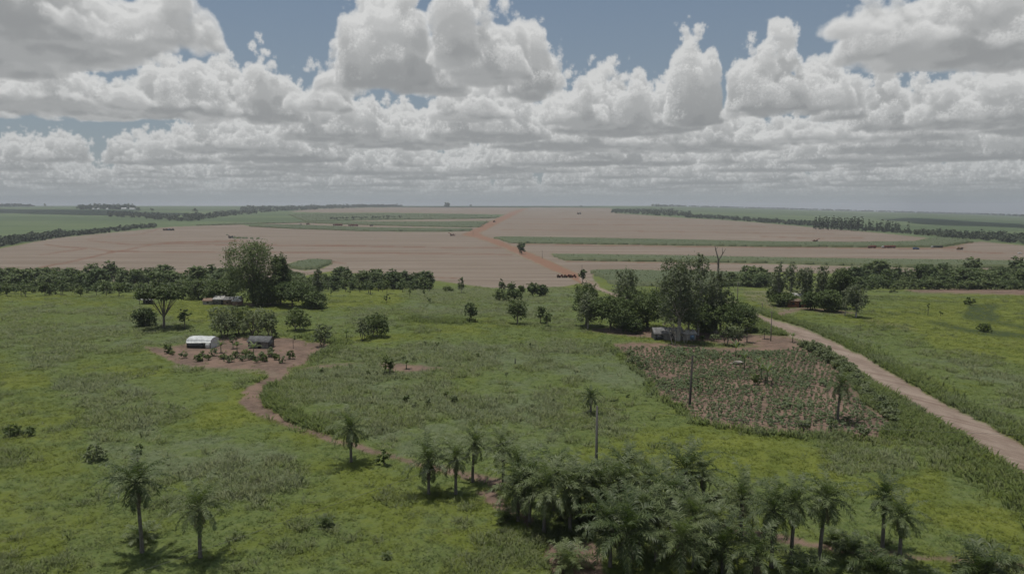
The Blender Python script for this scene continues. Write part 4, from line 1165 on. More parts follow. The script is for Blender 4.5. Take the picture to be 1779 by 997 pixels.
def build_belts():
    """woods along the stream: every tree an object, six shared shapes for each"""
    proto = []
    for v in range(9):
        rng = np.random.default_rng(500 + v)
        W, H = (9, 9) if v < 6 else (7, 12)
        tr, cr, k = tree_geo(('bush', 'round', 'mango')[v % 3], H, W, rng, 0.75)
        V = np.concatenate([tr[0], cr[0]]); Fc = np.concatenate([tr[1], cr[1] + len(tr[0])])
        me = np_mesh_data('belt_tree', V, Fc, M['belt']); me.materials.append(M['bark'])
        mi = np.zeros(len(Fc), np.int32); mi[:len(tr[1])] = 1; me.polygons.foreach_set('material_index', mi)
        proto.append(me)
    rng = np.random.default_rng(9)
    def belt(line, thick, n, hgt, label, group):
        for k in range(n):
            f = (k + rng.random()) / n
            L = [q[0] for q in line]
            px = L[0] + (L[-1] - L[0]) * f; th = np.interp(px, L, thick)
            py = np.interp(px, L, [q[1] for q in line]) - rng.random() * th
            x, y = hit(px, py); s = hgt * (0.48 + 0.85 * rng.random() ** 1.8) / 9.0
            o = link('belt_tree', proto[int(rng.integers(9))], None, (x, y, float(ground_z(x, y)) - .2))
            o.scale = (s * (1 + .3 * rng.random()), s * (1 + .3 * rng.random()), s); o.rotation_euler = (0, 0, rng.random() * 6.28)
            tag(o, label, 'tree', group)
    belt([(-30,507),(100,506),(250,505),(340,508),(420,510)], [20,21,24,20,18], 125, 9.0, 'dark green tree in the wood along the stream at left', 'left stream wood trees')
    belt([(500,506),(560,505),(640,503),(700,503),(745,505)], [22,20,15,10,4], 66, 7.6, 'dark green tree in the wood along the stream left of centre', 'centre-left stream wood trees')
    belt([(1256,498),(1340,500)], [8,8], 18, 9, 'dark green tree of the stream wood behind the right grove', 'stream wood trees behind the right grove')
    belt([(1480,503),(1560,502),(1660,502),(1820,503)], [14,17,18,18], 120, 9.6, 'dark green tree in the wood along the stream at right', 'right stream wood trees')
    bp = []
    for v in range(5):
        rng3 = np.random.default_rng(560 + v); tr, cr, k = tree_geo('palebush', 7, 5, rng3, 0.6)
        bp.append(np_mesh_data('belt_bush', np.concatenate([tr[0], cr[0]]), np.concatenate([tr[1], cr[1] + len(tr[0])]), M['belt']))
    for (x0, x1, b0, b1, n, w) in ((-25, 420, 513, 508, 80, 8), (500, 745, 506, 505, 45, 5), (1256, 1340, 500, 500, 14, 3), (1480, 1815, 503, 504, 60, 2)):
        for i in range(n):
            f = (i + rng.random()) / n; x, y = hit(x0 + (x1 - x0) * f, b0 + (b1 - b0) * f - rng.random() * w)
            o = link('belt_bush', bp[i % 5], None, (x, y, float(ground_z(x, y)) - .1)); s = .45 + .6 * rng.random(); o.scale = (s * 1.3, s * 1.3, s); o.rotation_euler = (0, 0, rng.random() * 6.28)
            tag(o, 'low light green bush at the foot of the stream wood', 'bush', 'undergrowth along the stream wood')
    # rows of tall slim eucalyptus far right
    pr = []
    for v in range(5):
        rng2 = np.random.default_rng(700 + v); tr, cr, k = tree_geo('eucrow', 27, 7, rng2, 1.5)
        me = np_mesh_data('eucalyptus', np.concatenate([tr[0], cr[0]]), np.concatenate([tr[1], cr[1] + len(tr[0])]), M['far']); pr.append(me)
    xs = list(np.arange(1413, 1499, 2.5)) + list(np.arange(1505, 1563, 3.4)) + [1576]
    for i, a in enumerate(xs):
        if a > 1500 and i % 5 == 4: continue
        x, y = hit(a + rng.normal() * .8, 396.5 + (a - 1413) * 0.045 + rng.random() * 2)
        o = link('eucalyptus', pr[i % 5], None, (x, y, float(ground_z(x, y)))); s = 0.8 + .35 * rng.random() - (a > 1500) * .12
        o.scale = (s, s, s); o.rotation_euler = (0, 0, rng.random() * 6)
        tag(o, 'tall slim eucalyptus in the far plantation rows at right', 'eucalyptus', 'far eucalyptus rows')

# ------------------------------------------------------------------ palms
def build_palms():
    palms_setup()
    P = add_palm
    P(247,960,838,84,'tall palm with arching grey-green fronds, left one of the pair at lower left', v=1)
    P(348,968,880,80,'palm with drooping dead fronds, right one of the pair at lower left', v=3)
    P(247,937,0,56,'young palm growing at the foot of the lower left palm', young=True)
    P(610,803,746,62,'single palm standing beside the winding path', v=2)
    P(1026,720,690,34,'small palm standing alone beyond the concrete pole', v=4)
    P(1455,731,668,44,'palm standing in the cassava plot', v=5)
    P(745,858,800,78,'leftmost palm of the grove, with a wide drooping crown'); P(792,858,796,62,'second palm from the left of the grove'); P(821,836,770,58,'slim tall palm at the back left of the grove')
    P(874,846,778,66,'palm at the back of the grove left of the concrete pole')
    for (a, b, c, w, lb) in ((898,872,812,80,'grove palm at the left end, just right of the three free-standing ones'),(945,925,848,86,'leftmost palm of the grove front with a big drooping crown and visible foot'),
            (920,905,835,76,'palm crammed behind the leftmost front palm of the grove'),(990,922,846,90,'front palm of the grove with a clear pale trunk above the bare soil'),(962,888,818,78,'palm at the grove back, above the two front crowns'),
            (1008,903,838,82,'palm close left of the concrete pole, behind the pale-trunked one'),(1046,893,842,78,'palm right at the foot of the concrete pole'),(1075,905,836,92,'palm just right of the concrete pole with a dark trunk and full crown'),
            (900,905,850,80,'lowest palm at the left flank of the dense grove'),(1040,915,855,92,'palm in front of the concrete pole over the deepest shade'),(1125,885,836,72,'palm between the pole and the back right palm of the grove'),
            (1085,880,812,70,'palm with the highest crown right of the concrete pole'),(1110,960,884,94,'large palm in the middle of the lower grove'),(1060,985,908,94,'large palm at the right edge of the bare soil patch'),
            (1140,975,898,90,'large palm right of the lower grove middle'),(1165,930,860,90,'palm below the back right palm, at the grove centre')):
        P(a, b, c, w, lb, 'palms of the dense grove')
    P(1190,868,818,90,'palm at the back right of the dense grove with a light split frond'); P(1222,866,822,56,'smaller palm touching the back right one of the grove')
    P(1205,985,900,92,'broad palm low in the grove, right of its bare soil gap'); P(1090,1010,925,116,'broad palm at the lower edge of the picture, grove front'); P(1180,1020,940,106,'second broad palm at the lower edge, grove front')
    P(1255,1000,950,92,'leafy palm at the lower edge between two gaps'); P(1310,1015,962,92,'leafy palm at the lower edge right of the grove front')
    P(1287,930,868,84,'dark-hearted palm at the left of the right-hand palm row'); P(1340,985,886,80,'drooping palm, second in the right-hand row'); P(1374,974,870,70,'palm with dark trunk, third in the right-hand row')
    P(1424,970,866,84,'tall palm with pale trunk, fourth in the right-hand row'); P(1533,950,862,64,'tall narrow palm of the leaning pair at right'); P(1562,985,898,62,'lower palm of the pair at right')
    for (a, b, w, lb) in ((990,985,86,'young palm on the bare soil at the front of the grove'),(1480,960,60,'young palm between the tall right palms'),(1450,945,50,'small young palm behind the tall right palms'),
                          (1525,1000,96,'bushy young palm below the leaning pair'),(1705,1000,96,'bushy young palm at the lower right'),(1400,1010,90,'young palm at the lower edge under the tall right palm'),
                          (1755,985,40,'small young palm near the lower right corner'),(880,905,46,'young palm at the left foot of the grove'),(1230,960,90,'young palm filling the gap in the grove'),
                          (1240,905,50,'young palm behind the right-hand row'),(1620,1010,40,'short young palm at the lower edge')):
        P(a, b, 0, w, lb, young=True)
    P(566,914,0,34,'small grey tufted palm seedling in the near grass', young=True)
    P(672,970,0,22,'spiky little seedling near the bottom of the picture', young=True)
    for i, (a, b, h_, lb) in enumerate(((1278,622,5.0,'banana plant at the upper left of the plot clump'),(1293,640,4.6,'banana plant leaning over the pale stone heap'),(1318,642,3.6,'small banana plant above the bright bush'),
                          (1322,662,5.2,'banana plant left one of the front pair'),(1333,668,5.4,'banana plant right one of the front pair'),(441,620,4.4,'banana plant before the tin shed'),
                          (412,612,3.2,'small banana plant right of the tent'),(384,612,3.4,'banana plant before the tent'),(602,590,3.6,'banana plant at the right edge of the clearing'),(1377,594,3.0,'lone banana plant by the dirt road'),
                          (706,640,2.4,'stout leafy plant in the centre meadow'))):
        banana(a, b, h_, lb, 'banana plants')
    add_tree(1313,668,650,20,'bright','bright green bush among the bananas in the plot','shrub')

def build_cassava():
    poly = poly_world([(1075,606),(1110,603),(1180,606),(1240,612),(1330,612),(1385,606),(1430,625),(1468,664),(1498,704),(1548,741),(1520,756),(1450,750),(1380,747),(1300,741),(1214,727),(1185,704),(1155,688),(1130,655),(1104,634)])
    rng = np.random.default_rng(21); me = []
    for v in range(6):
        lobes = [(rng.normal() * .12, rng.normal() * .12, .42 + .12 * rng.random(), .48, .48, .34) for _ in range(3)]
        a = leafcloud(rng, lobes, 80, .22, clump=.3, per=8, hollow=.5)
        s = tubes([((0, 0, -.1), (l[0], l[1], l[2]), .03, .015) for l in lobes], 4)
        me.append(np_mesh_data('cassava_plant', np.concatenate([a[0], s[0]]), np.concatenate([a[1], s[1] + len(a[0])]), M['cassava']))
    x0, y0 = poly.min(0); x1, y1 = poly.max(0); pts = []
    th = R(28); c, s = math.cos(th), math.sin(th); cx, cyy = (x0 + x1) / 2, (y0 + y1) / 2
    for i in range(-60, 60):
        for j in range(-60, 60):
            a = i * 1.80 + rng.normal() * .15; b = j * 1.32 + rng.normal() * .16
            pts.append((cx + a * c - b * s, cyy + a * s + b * c))
    pts = np.array(pts); pts = pts[inside(poly, pts[:, 0], pts[:, 1])]
    keep = (fbm(pts[:, 0] / 7., pts[:, 1] / 7., 3, 51) + .25 * rng.random(len(pts))) > 0.36
    pts = pts[keep]; pts = pts[np.argsort(pts[:, 1])]
    gr = fbm(pts[:, 0] / 9., pts[:, 1] / 9., 3, 52)
    Z = ground_z(pts[:, 0], pts[:, 1]) - .07
    sc = (0.75 + 1.3 * (gr - .3)) * (0.8 + .4 * rng.random(len(pts))) * 0.95
    for k in range(min(300, len(pts))):
        o = link('cassava_plant', me[k % 6], None, (pts[k, 0], pts[k, 1], Z[k])); o.scale = (sc[k], sc[k], sc[k]); o.rotation_euler = (0, 0, rng.random() * 6.28)
        tag(o, 'low grey-green cassava bush in the nearer rows of the plot', 'cassava plant', 'cassava plants in the plot')
    rest = []
    base = [np.array([v.co[:] for v in m_.vertices]) for m_ in me]; fcs = [np.array([p.vertices[:] for p in m_.polygons]) for m_ in me]
    for k in range(300, len(pts)):
        a = rng.random() * 6.28; R_ = np.array([[math.cos(a), -math.sin(a), 0], [math.sin(a), math.cos(a), 0], [0, 0, 1]])
        rest.append((base[k % 6] @ R_.T * sc[k] + np.array([pts[k, 0], pts[k, 1], Z[k]]), fcs[k % 6]))
    if rest:
        v, fc = merge(rest); o = np_mesh('cassava_plants', v, np.concatenate(fc), M['cassava'])
        tag(o, 'farther rows of low cassava bushes in the plot', 'cassava plants', kind='stuff')
    print('CASSAVA', len(pts))
    # taller hedge of pale shrubs along the right margin
    hl = [(1395,603),(1412,611),(1428,622),(1440,630),(1455,640),(1468,652),(1480,664),(1492,676),(1505,690),(1520,702),(1534,716),(1546,728),(1556,738),(1450,748),(1395,747),(1500,756),(1115,640),(1103,632),(1096,622)]
    rh = np.random.default_rng(91); hl = hl + [(a + rh.normal() * 5 + 6, b + rh.normal() * 4 - 3) for a, b in hl[1:12] * 2]
    for i, (a, b) in enumerate(hl):
        add_tree(a, b, b - 12 - i % 4 * 3, 20 + i % 3 * 4, 'palebush', 'grey-green shrub in the hedge edging the cassava plot', 'shrub', 'hedge shrubs round the cassava plot')

# ------------------------------------------------------------------ made things
def flat_mat(name, c, rough=0.8, var=0.25, scale=1.5, spec=0.2, metal=0.0, stretch=(1, 1, 1)):
    m, T = new_mat(name)
    tc = T.new('ShaderNodeTexCoord').outputs['Object']
    n = T.noise(T.v('MULTIPLY', tc, stretch), scale, 5.0, 0.7)
    lo = tuple(q * (1 - var) for q in c); hi = tuple(min(q * (1 + var), 1) for q in c)
    finish(T, T.mix(T.ss(n, 0.3, 0.7), lo, hi), rough, n, 0.02, 0.4, spec=spec, metal=metal)
    return m
def box(x0, x1, y0, y1, z0, z1):
    v = np.array([(x0,y0,z0),(x1,y0,z0),(x1,y1,z0),(x0,y1,z0),(x0,y0,z1),(x1,y0,z1),(x1,y1,z1),(x0,y1,z1)], float)
    f = np.array([(0,3,2,1),(4,5,6,7),(0,1,5,4),(1,2,6,5),(2,3,7,6),(3,0,4,7)])
    return v, f
def bx(name, parent, mat, *boxes, bevel=0.0):
    v, fc = merge([box(*b) for b in boxes])
    o = np_mesh(name, v, np.concatenate(fc), M[mat], parent)
    if bevel:
        b = o.modifiers.new('bevel', 'BEVEL'); b.width = bevel; b.segments = 2
    return o
def cyl(name, parent, mat, p0, p1, r0, r1, n=14):
    v, fc = tubes([(p0, p1, r0, r1)], n)
    return np_mesh(name, v, [fc, *[np.array([tuple(range(s, s + n))[::d]]) for s, d in ((0, -1), (n, 1))]] if False else fc, M[mat], parent, smooth=True)
def wheel(parent, x, y, z, r, w):
    n = 16; t = np.arange(n) / n * 2 * math.pi
    prof = [(0.0, -w * .3), (r * .55, -w * .3), (r * .6, -w / 2), (r * .95, -w / 2), (r, -w * .3), (r, w * .3), (r * .95, w / 2), (r * .6, w / 2), (r * .55, w * .3), (0.0, w * .3)]
    V = np.array([(x + q * math.cos(a), y + h, z + q * math.sin(a)) for q, h in prof for a in t])
    Fc = [(i * n + k, i * n + (k + 1) % n, (i + 1) * n + (k + 1) % n, (i + 1) * n + k) for i in range(len(prof) - 1) for k in range(n)]
    return np_mesh('wheel', V, np.array(Fc), M['tyre'], parent)
def gable(name, parent, mat, x0, x1, y0, y1, ze, zr, t=0.06, oh=0.3, corr=0.0, yr=None):
    """pitched tin roof, ridge along x, real sheet thickness, gentle sag and corrugation"""
    nx = 14; ym = (y0 + y1) / 2 if yr is None else yr
    rowsY = [y0 - oh, (y0 + ym) / 2, ym, (ym + y1) / 2, y1 + oh]; rowsZ = [ze - .1, (ze + zr) / 2 - .05, zr, (ze + zr) / 2 - .05, ze - .1]
    rng = np.random.default_rng(int(abs(x0 * 10)) + 1)
    V = []
    for k in (0, 1):
        for j in range(5):
            for i in range(nx + 1):
                V.append((x0 - oh + (x1 - x0 + 2 * oh) * i / nx, rowsY[j], rowsZ[j] + k * t + (rng.random() - .5) * corr))
    V = np.array(V); m = nx + 1; V[5 * m:, 2] = V[:5 * m, 2] + t
    Fc = []
    for j in range(4):
        for i in range(nx):
            a = j * m + i; Fc += [(a, a + m, a + m + 1, a + 1), (5 * m + a, 5 * m + a + 1, 5 * m + a + m + 1, 5 * m + a + m)]
    for i in range(nx):
        Fc += [(i, i + 1, 5 * m + i + 1, 5 * m + i), (4 * m + i + 1, 4 * m + i, 9 * m + i, 9 * m + i + 1)]
    for j in range(4):
        a = j * m; b = a + nx; Fc += [(a + m, a, 5 * m + a, 5 * m + a + m), (b, b + m, 5 * m + b + m, 5 * m + b)]
    return np_mesh(name, V, np.array(Fc), M[mat], parent)
def gable_walls(name, parent, mat, x0, x1, y0, y1, ze, zr, yr=None):
    ym = (y0 + y1) / 2 if yr is None else yr
    V = np.array([(x0,y0,-.3),(x1,y0,-.3),(x1,y1,-.3),(x0,y1,-.3),(x0,y0,ze),(x1,y0,ze),(x1,y1,ze),(x0,y1,ze),(x0,ym,zr),(x1,ym,zr)], float)
    q = np.array([(0,1,5,4),(2,3,7,6),(1,2,6,5),(3,0,4,7)]); t = np.array([(5,6,9),(7,4,8)])
    return np_mesh(name, V, [q, t], M[mat], parent)

def build_made():
    M['tin'] = flat_mat('weathered_tin', (0.145, 0.14, 0.137), 0.6, 0.35, 1.2, 0.4, 0.0, (1, .2, 1)); M['tin_dark'] = flat_mat('dark_sheet', (0.105, 0.105, 0.105), 0.7, 0.4, 1.2)
    M['tin_pale'] = flat_mat('pale_sheet', (0.40, 0.385, 0.36), 0.6, 0.3, 1.0); M['rust'] = flat_mat('rusty_sheet', (0.22, 0.15, 0.11), 0.8, 0.4)
    M['tarp'] = flat_mat('white_tarpaulin', (0.52, 0.53, 0.52), 0.5, 0.22, 0.9, 0.3); M['black_tarp'] = flat_mat('black_tarpaulin', (0.035, 0.037, 0.04), 0.45, 0.3, 1.0, 0.4)
    M['board'] = flat_mat('grey_boards', (0.17, 0.16, 0.15), 0.85, 0.3, 2.0, 0.1, 0, (3, 3, .3)); M['brick'] = flat_mat('red_brick', (0.22, 0.085, 0.05), 0.9, 0.3, 3.0)
    M['plaster'] = flat_mat('pale_wall', (0.30, 0.28, 0.26), 0.85, 0.15); M['blue'] = flat_mat('blue_panel', (0.16, 0.25, 0.36), 0.6, 0.15)
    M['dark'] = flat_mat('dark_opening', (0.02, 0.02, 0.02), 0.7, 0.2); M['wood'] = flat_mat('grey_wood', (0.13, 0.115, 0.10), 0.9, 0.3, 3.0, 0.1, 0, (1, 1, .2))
    M['dark_wood'] = flat_mat('dark_wood', (0.055, 0.05, 0.045), 0.9, 0.3, 3.0, 0.1)
    M['concrete'] = flat_mat('pole_concrete', (0.115, 0.11, 0.10), 0.85, 0.2, 2.0, 0.1); M['tyre'] = flat_mat('tyre', (0.03, 0.028, 0.027), 0.9, 0.2); M['glass'] = flat_mat('vehicle_glass', (0.03, 0.04, 0.05), 0.15, 0.1, 1, 0.6)
    M['cane_load'] = flat_mat('cane_load', (0.10, 0.062, 0.042), 0.95, 0.6, 3.0); M['red_paint'] = flat_mat('red_brown_paint', (0.17, 0.05, 0.03), 0.6, 0.3); M['white_paint'] = flat_mat('white_paint', (0.62, 0.62, 0.60), 0.45, 0.1, 1, 0.4)
    M['blue_paint'] = flat_mat('blue_paint', (0.045, 0.105, 0.23), 0.45, 0.2, 1, 0.4); M['green_paint'] = flat_mat('dark_green_paint', (0.04, 0.06, 0.045), 0.6, 0.2); M['yellow_paint'] = flat_mat('dull_yellow_paint', (0.22, 0.13, 0.04), 0.6, 0.2)
    M['wire'] = flat_mat('wire', (0.12, 0.12, 0.12), 0.5, 0.1); M['stone'] = flat_mat('pale_stone', (0.30, 0.27, 0.24), 0.9, 0.3)
    # --- white tarpaulin tent
    p = P3(353, 602); r = empty('tarpaulin_shelter', p, R(-6)); tag(r, 'white tarpaulin shelter with sagging roof and dark open front on the bare yard', 'shelter')
    L, Wd = 7.0, 4.6; V = []; nx, ny = 14, 10; rng = np.random.default_rng(4)
    for k in (0, 1):
        for i in range(nx + 1):
            for j in range(ny + 1):
                f = i / nx; a = (j / ny) * math.pi; rg = 2.95 - 0.25 * abs(f - .45) * 2 + .08 * math.sin(f * 9)
                e = 1.35 + 0.2 * f
                V.append((-L / 2 + L * f, -math.cos(a) * Wd / 2 * 1.05, e + (rg - e) * math.sin(a) ** 0.8 + (rng.random() - .5) * .10 * (0 < j < ny) + k * .03))
    V = np.array(V); m = ny + 1; K = (nx + 1) * m; V[K:, :2] = V[:K, :2]; V[K:, 2] = V[:K, 2] + .03; Fc = []
    for i in range(nx):
        for j in range(ny):
            a = i * m + j; Fc += [(a, a + m, a + m + 1, a + 1), (K + a, K + a + 1, K + a + m + 1, K + a + m)]
    for i in range(nx):
        a = i * m; b = a + ny; Fc += [(a, a + m, K + a + m, K + a), (b, b + m, K + b + m, K + b)]
    np_mesh('roof', V, np.array(Fc), M['tarp'], r, smooth=True)
    # walls
    bx('wall', r, 'black_tarp', (-3.4, 1.2, -2.22, -2.14, -.2, 1.45), (-3.4, -3.32, -2.1, 2.1, -.2, 2.0), (-3.3, 3.3, 2.14, 2.2, -.2, 1.5))
    ge = []
    aa = np.linspace(0, math.pi, 13); prof = np.array([(-math.cos(a) * 2.2, 1.5 + 1.2 * math.sin(a) ** .8) for a in aa])
    Vg = [(x_, q[0], q[1]) for x_ in (3.36, 3.42) for q in prof] + [(x_, q[0], -.2) for x_ in (3.36, 3.42) for q in prof]
    n_ = 13; Fg = []
    for i in range(12):
        Fg += [(i, i + 1, 2 * n_ + i + 1, 2 * n_ + i), (n_ + i + 1, n_ + i, 3 * n_ + i, 3 * n_ + i + 1)]
    np_mesh('end_wall', np.array(Vg), np.array(Fg), M['tarp'], r)
    bx('side_sheet', r, 'tarp', (1.9, 3.36, -2.32, -2.25, -.1, 1.5))
    for xx in (-3.3, 1.6, 3.3): bx('post', r, 'wood', (xx - .06, xx + .06, -2.42, -2.33, -.2, 1.6))
    # --- tin shed
    p = P3(455, 602.5); r = empty('tin_shed', p, R(-4)); tag(r, 'small grey tin-roofed shed with board front and black gable end', 'shed')
    gable_walls('wall', r, 'board', -3.0, 2.6, -1.9, 1.9, 1.75, 2.85); gable('roof', r, 'tin_dark', -3.0, 2.7, -1.9, 1.9, 1.8, 2.95, corr=.05)
    bx('end_wall', r, 'black_tarp', (2.63, 2.69, -1.85, 1.85, -.2, 1.95)); bx('door', r, 'dark', (-0.3, .5, -1.96, -1.92, -.1, 1.6)); bx('panel', r, 'plaster', (-2.6, -.9, -1.96, -1.93, .1, 1.5))
    # --- patched farmhouse
    p = P3(392, 529.5); r = empty('farmhouse', p); tag(r, 'low farmhouse with several patched tin roofs under the left grove', 'house')
    q = m_per_px(p.y)
    def sect(a, b, y0, y1, ze, zr, rm, wm):
        x0, x1 = (a - 392) * q, (b - 392) * q
        gable_walls('wall', r, wm, x0, x1, y0, y1, ze - .08, zr - .1); gable('roof', r, rm, x0, x1, y0, y1, ze, zr, corr=.1)
    sect(353, 369, -.6, 3, 1.7, 2.5, 'rust', 'plaster'); sect(370.5, 387, 0, 5, 2.2, 3.4, 'tin_pale', 'board'); sect(389, 404, -.4, 4.2, 2.1, 3.0, 'tin', 'rust'); sect(406, 415, 1, 4.5, 2.2, 3.0, 'tarp', 'plaster'); sect(407, 422, -2.2, .6, 1.7, 2.3, 'tin_pale', 'rust')
    for a in (362, 378, 396): bx('window', r, 'dark', ((a - 392) * q - .4, (a - 392) * q + .4, -.70, -.64, .8, 1.4))
    bx('door', r, 'dark', ((384 - 392) * q, (384 - 392) * q + .9, -.08, -.03, -.1, 1.8))
    # --- open hut by the flat-topped tree
    p = P3(256, 528); r = empty('open_hut', p); tag(r, 'pale tin roof on posts behind the dark bush at left', 'hut'); q = m_per_px(p.y)
    gable('roof', r, 'tin_pale', -2.6, 2.8, -1.6, 1.6, 1.9, 2.5, corr=.08); bx('wall', r, 'black_tarp', (-2.3, 1.6, 1.2, 1.28, -.2, 1.8))
    for xx in (-2.4, 0, 2.5): bx('post', r, 'wood', (xx - .07, xx + .07, -1.5, -1.36, -.2, 1.95))
    # --- long house at right
    p = P3(1168, 588); r = empty('long_house', p, R(3)); tag(r, 'long low house with dark tin roof, half hidden by bare trees', 'house'); q = m_per_px(math.hypot(p.x, p.y))
    gable_walls('wall', r, 'board', -5.6, 2.4, -2.2, 2.2, 1.75, 3.1); gable('roof', r, 'tin', -5.7, 2.5, -2.2, 2.2, 1.85, 3.25, corr=.09)
    gable_walls('side_wall', r, 'plaster', 2.7, 6.1, -2.6, 1.2, 1.75, 2.5); gable('side_roof', r, 'tin_pale', 2.75, 6.0, -2.6, 1.2, 1.8, 2.6, corr=.12)
    bx('door', r, 'dark', (-1.2, -.3, -2.28, -2.23, -.1, 1.6)); bx('dark_panel', r, 'black_tarp', (-5.5, -3.2, -2.27, -2.22, 0, 1.4)); bx('blue_panel', r, 'blue', (4.4, 5.6, -2.68, -2.63, .1, 1.5)); bx('window', r, 'dark', (.6, 1.3, -2.27, -2.22, .7, 1.3))
    # --- brick house
    p = P3(1384, 533); r = empty('brick_house', p, R(-8)); tag(r, 'small unplastered red brick house among the trees at right', 'house')
    gable_walls('wall', r, 'brick', -3.4, 3.4, -1.8, 1.8, 2.4, 3.0); gable('roof', r, 'rust', -3.4, 3.4, -1.8, 1.8, 2.5, 3.15, corr=.05); bx('door', r, 'dark', (.4, 1.2, -1.88, -1.83, 0, 2.0)); bx('window', r, 'dark', (-2.2, -1.2, -1.88, -1.83, 1.0, 1.8))
    p = P3(1386, 524); r = empty('open_hut', p); tag(r, 'pale hip-roofed hut on posts behind the brick house', 'hut'); gable('roof', r, 'tin_pale', -2.2, 2.2, -1.7, 1.7, 2.3, 3.5, corr=.05)
    for xx in (-2, 2):
        for yy in (-1.5, 1.5): bx('post', r, 'wood', (xx - .07, xx + .07, yy - .07, yy + .07, -.2, 2.4))
    # --- far farm sheds
    for i, (a, w, h_, lb) in enumerate(((216,9,11,'white farm shed, left one of the pair on the far left skyline'),(230,9,10,'white farm shed, right one of the pair on the far left skyline'),(187,3,9,'small pale farm building before the dark wood'),(171,3,9,'pale farmhouse, second from left before the dark wood'),(163,3,9,'pale farmhouse, leftmost before the dark wood'))):
        p = P3(a, 364.8); q = m_per_px(p.y); r = empty('farm_shed', p); tag(r, lb, 'farm shed', 'far farm buildings')
        gable_walls('wall', r, 'white_paint', -w * q / 2, w * q / 2, -10, 10, h_ * .6, h_); gable('roof', r, 'white_paint', -w * q / 2, w * q / 2, -10, 10, h_ * .62, h_ * 1.05, t=.4)
    # --- poles and wires
    def pole(px, base, top, r0, label, mat='concrete', arm=True, lean=0.0, name='utility_pole'):
        x, y = hit(px, base); z = float(ground_z(x, y)); H = z_at(px, top, y) - z
        rt = empty(name, (x, y, z)); tag(rt, label, 'utility pole', 'utility poles')
        v, fc = tubes([((0, 0, -.4), (lean * H, 0, H), r0, r0 * .62)], 8); cap = np.array([[8, 9, 10, 11], [11, 12, 13, 14], [8, 11, 14, 15]])
        np_mesh('pole', v, np.concatenate([fc, cap]), M[mat], rt, smooth=False)
        if arm:
            bx('crossarm', rt, 'wood', (lean * H - .55, lean * H + .55, -r0 - .1, -r0 - .01, H - .5, H - .4))
            for s in (-.5, .5): 
                v, fc = tubes([((lean * H + s, -r0 - .05, H - .4), (lean * H + s, -r0 - .05, H - .22), .05, .04)], 8); np_mesh('insulator', v, fc, M['plaster'], rt)
        return Vector((x + lean * H, y, z + H - .2))
    a = pole(1036, 806, 705, .23, 'slim pale concrete pole rising from the palm grove', arm=False)
    b = pole(1198, 706, 617, .27, 'slightly leaning dark pole standing in the cassava plot', 'dark_wood', False, 0.03)
    c = pole(1339, 592, 540, .17, 'pole beside the bend of the dirt road', 'wood')
    d = pole(1281, 524, 490, .18, 'pole beside the road right of the tall eucalyptus group', 'wood')
    e = pole(1011, 476, 460, .2, 'pole at the roadside by the parked loaders', 'wood'); f_ = pole(942, 449, 435, .22, 'pole at the roadside right of the single dark tree', 'wood')
    pole(822, 408, 399, .25, 'pole at the red road junction', 'wood', arm=False)
    pole(1324, 540, 526, .14, 'short post by the side track to the brick house', 'wood', arm=False); pole(1172, 558 + 40, 540, .05, 'thin bare mast before the long house', 'wood', arm=False) if False else None
    pole(895, 632, 622, .16, 'dark charred post standing in the centre meadow', 'dark', arm=False, name='post')
    off = Vector((-62.0, 24.0, 9.0))
    def wire(p0, p1, sag, label):
        pts = [p0.lerp(p1, t / 16) - Vector((0, 0, sag * 4 * (t / 16) * (1 - t / 16))) for t in range(17)]
        v, fc = path_tube([tuple(q) for q in pts], [.014] * 17, 4); o = np_mesh('power_line', v, fc, M['wire']); tag(o, label, 'power line')
    wire(a, off, 1.0, 'thin wire sloping down left from the concrete pole over the palms'); wire(a, Vector((110.0, 88.0, 9.5)), 1.6, 'thin wire crossing right from the concrete pole over the grass')
    wire(b, c, 1.0, 'thin wire between the plot pole and the road bend pole'); wire(c, d, 1.2, 'thin wire between the road bend pole and the upper pole')
    # --- stones in the plot
    p = P3(1283, 632); ro = empty('stone_heap', p); tag(ro, 'pale heap of stones beside the banana plants', 'stone heap'); rng = np.random.default_rng(6)
    for i in range(7):
        n = 8; v = rng.normal(size=(14, 3)); v /= np.linalg.norm(v, axis=1, keepdims=True)
        bm = bmesh.new(); [bm.verts.new(Vector(q) * (.35 + .25 * rng.random()) + Vector((rng.normal() * .7, rng.normal() * .4, .25))) for q in v]
        bmesh.ops.convex_hull(bm, input=bm.verts); me = bpy.data.meshes.new('stone'); bm.to_mesh(me); bm.free(); me.materials.append(M['stone']); link('stone', me, ro)

    # --- vehicles
    def cane_truck(px, base, rz, label, cabc, body, n_tr=2, scale=1.0, load='cane_load'):
        p = P3(px, base); r = empty('cane_truck', p, rz, scale); tag(r, label, 'truck', 'trucks in the cane fields')
        Ltot = 7.5 * n_tr + 3.2; x0 = -Ltot / 2
        bx('cab', r, cabc, (x0, x0 + 2.3, -1.2, 1.2, .75, 2.9), (x0 - .25, x0, -1.1, 1.1, .6, 1.5), bevel=.12)
        bx('window', r, 'glass', (x0 + .5, x0 + 1.6, -1.225, -1.205, 1.8, 2.6)); bx('windscreen', r, 'glass', (x0 - .02, x0 - .005, -1.0, 1.0, 1.8, 2.65))
        bx('chassis', r, 'dark', (x0 + .2, Ltot / 2, -.5, .5, .7, .95))
        wx = [x0 + .9, x0 + 2.9]
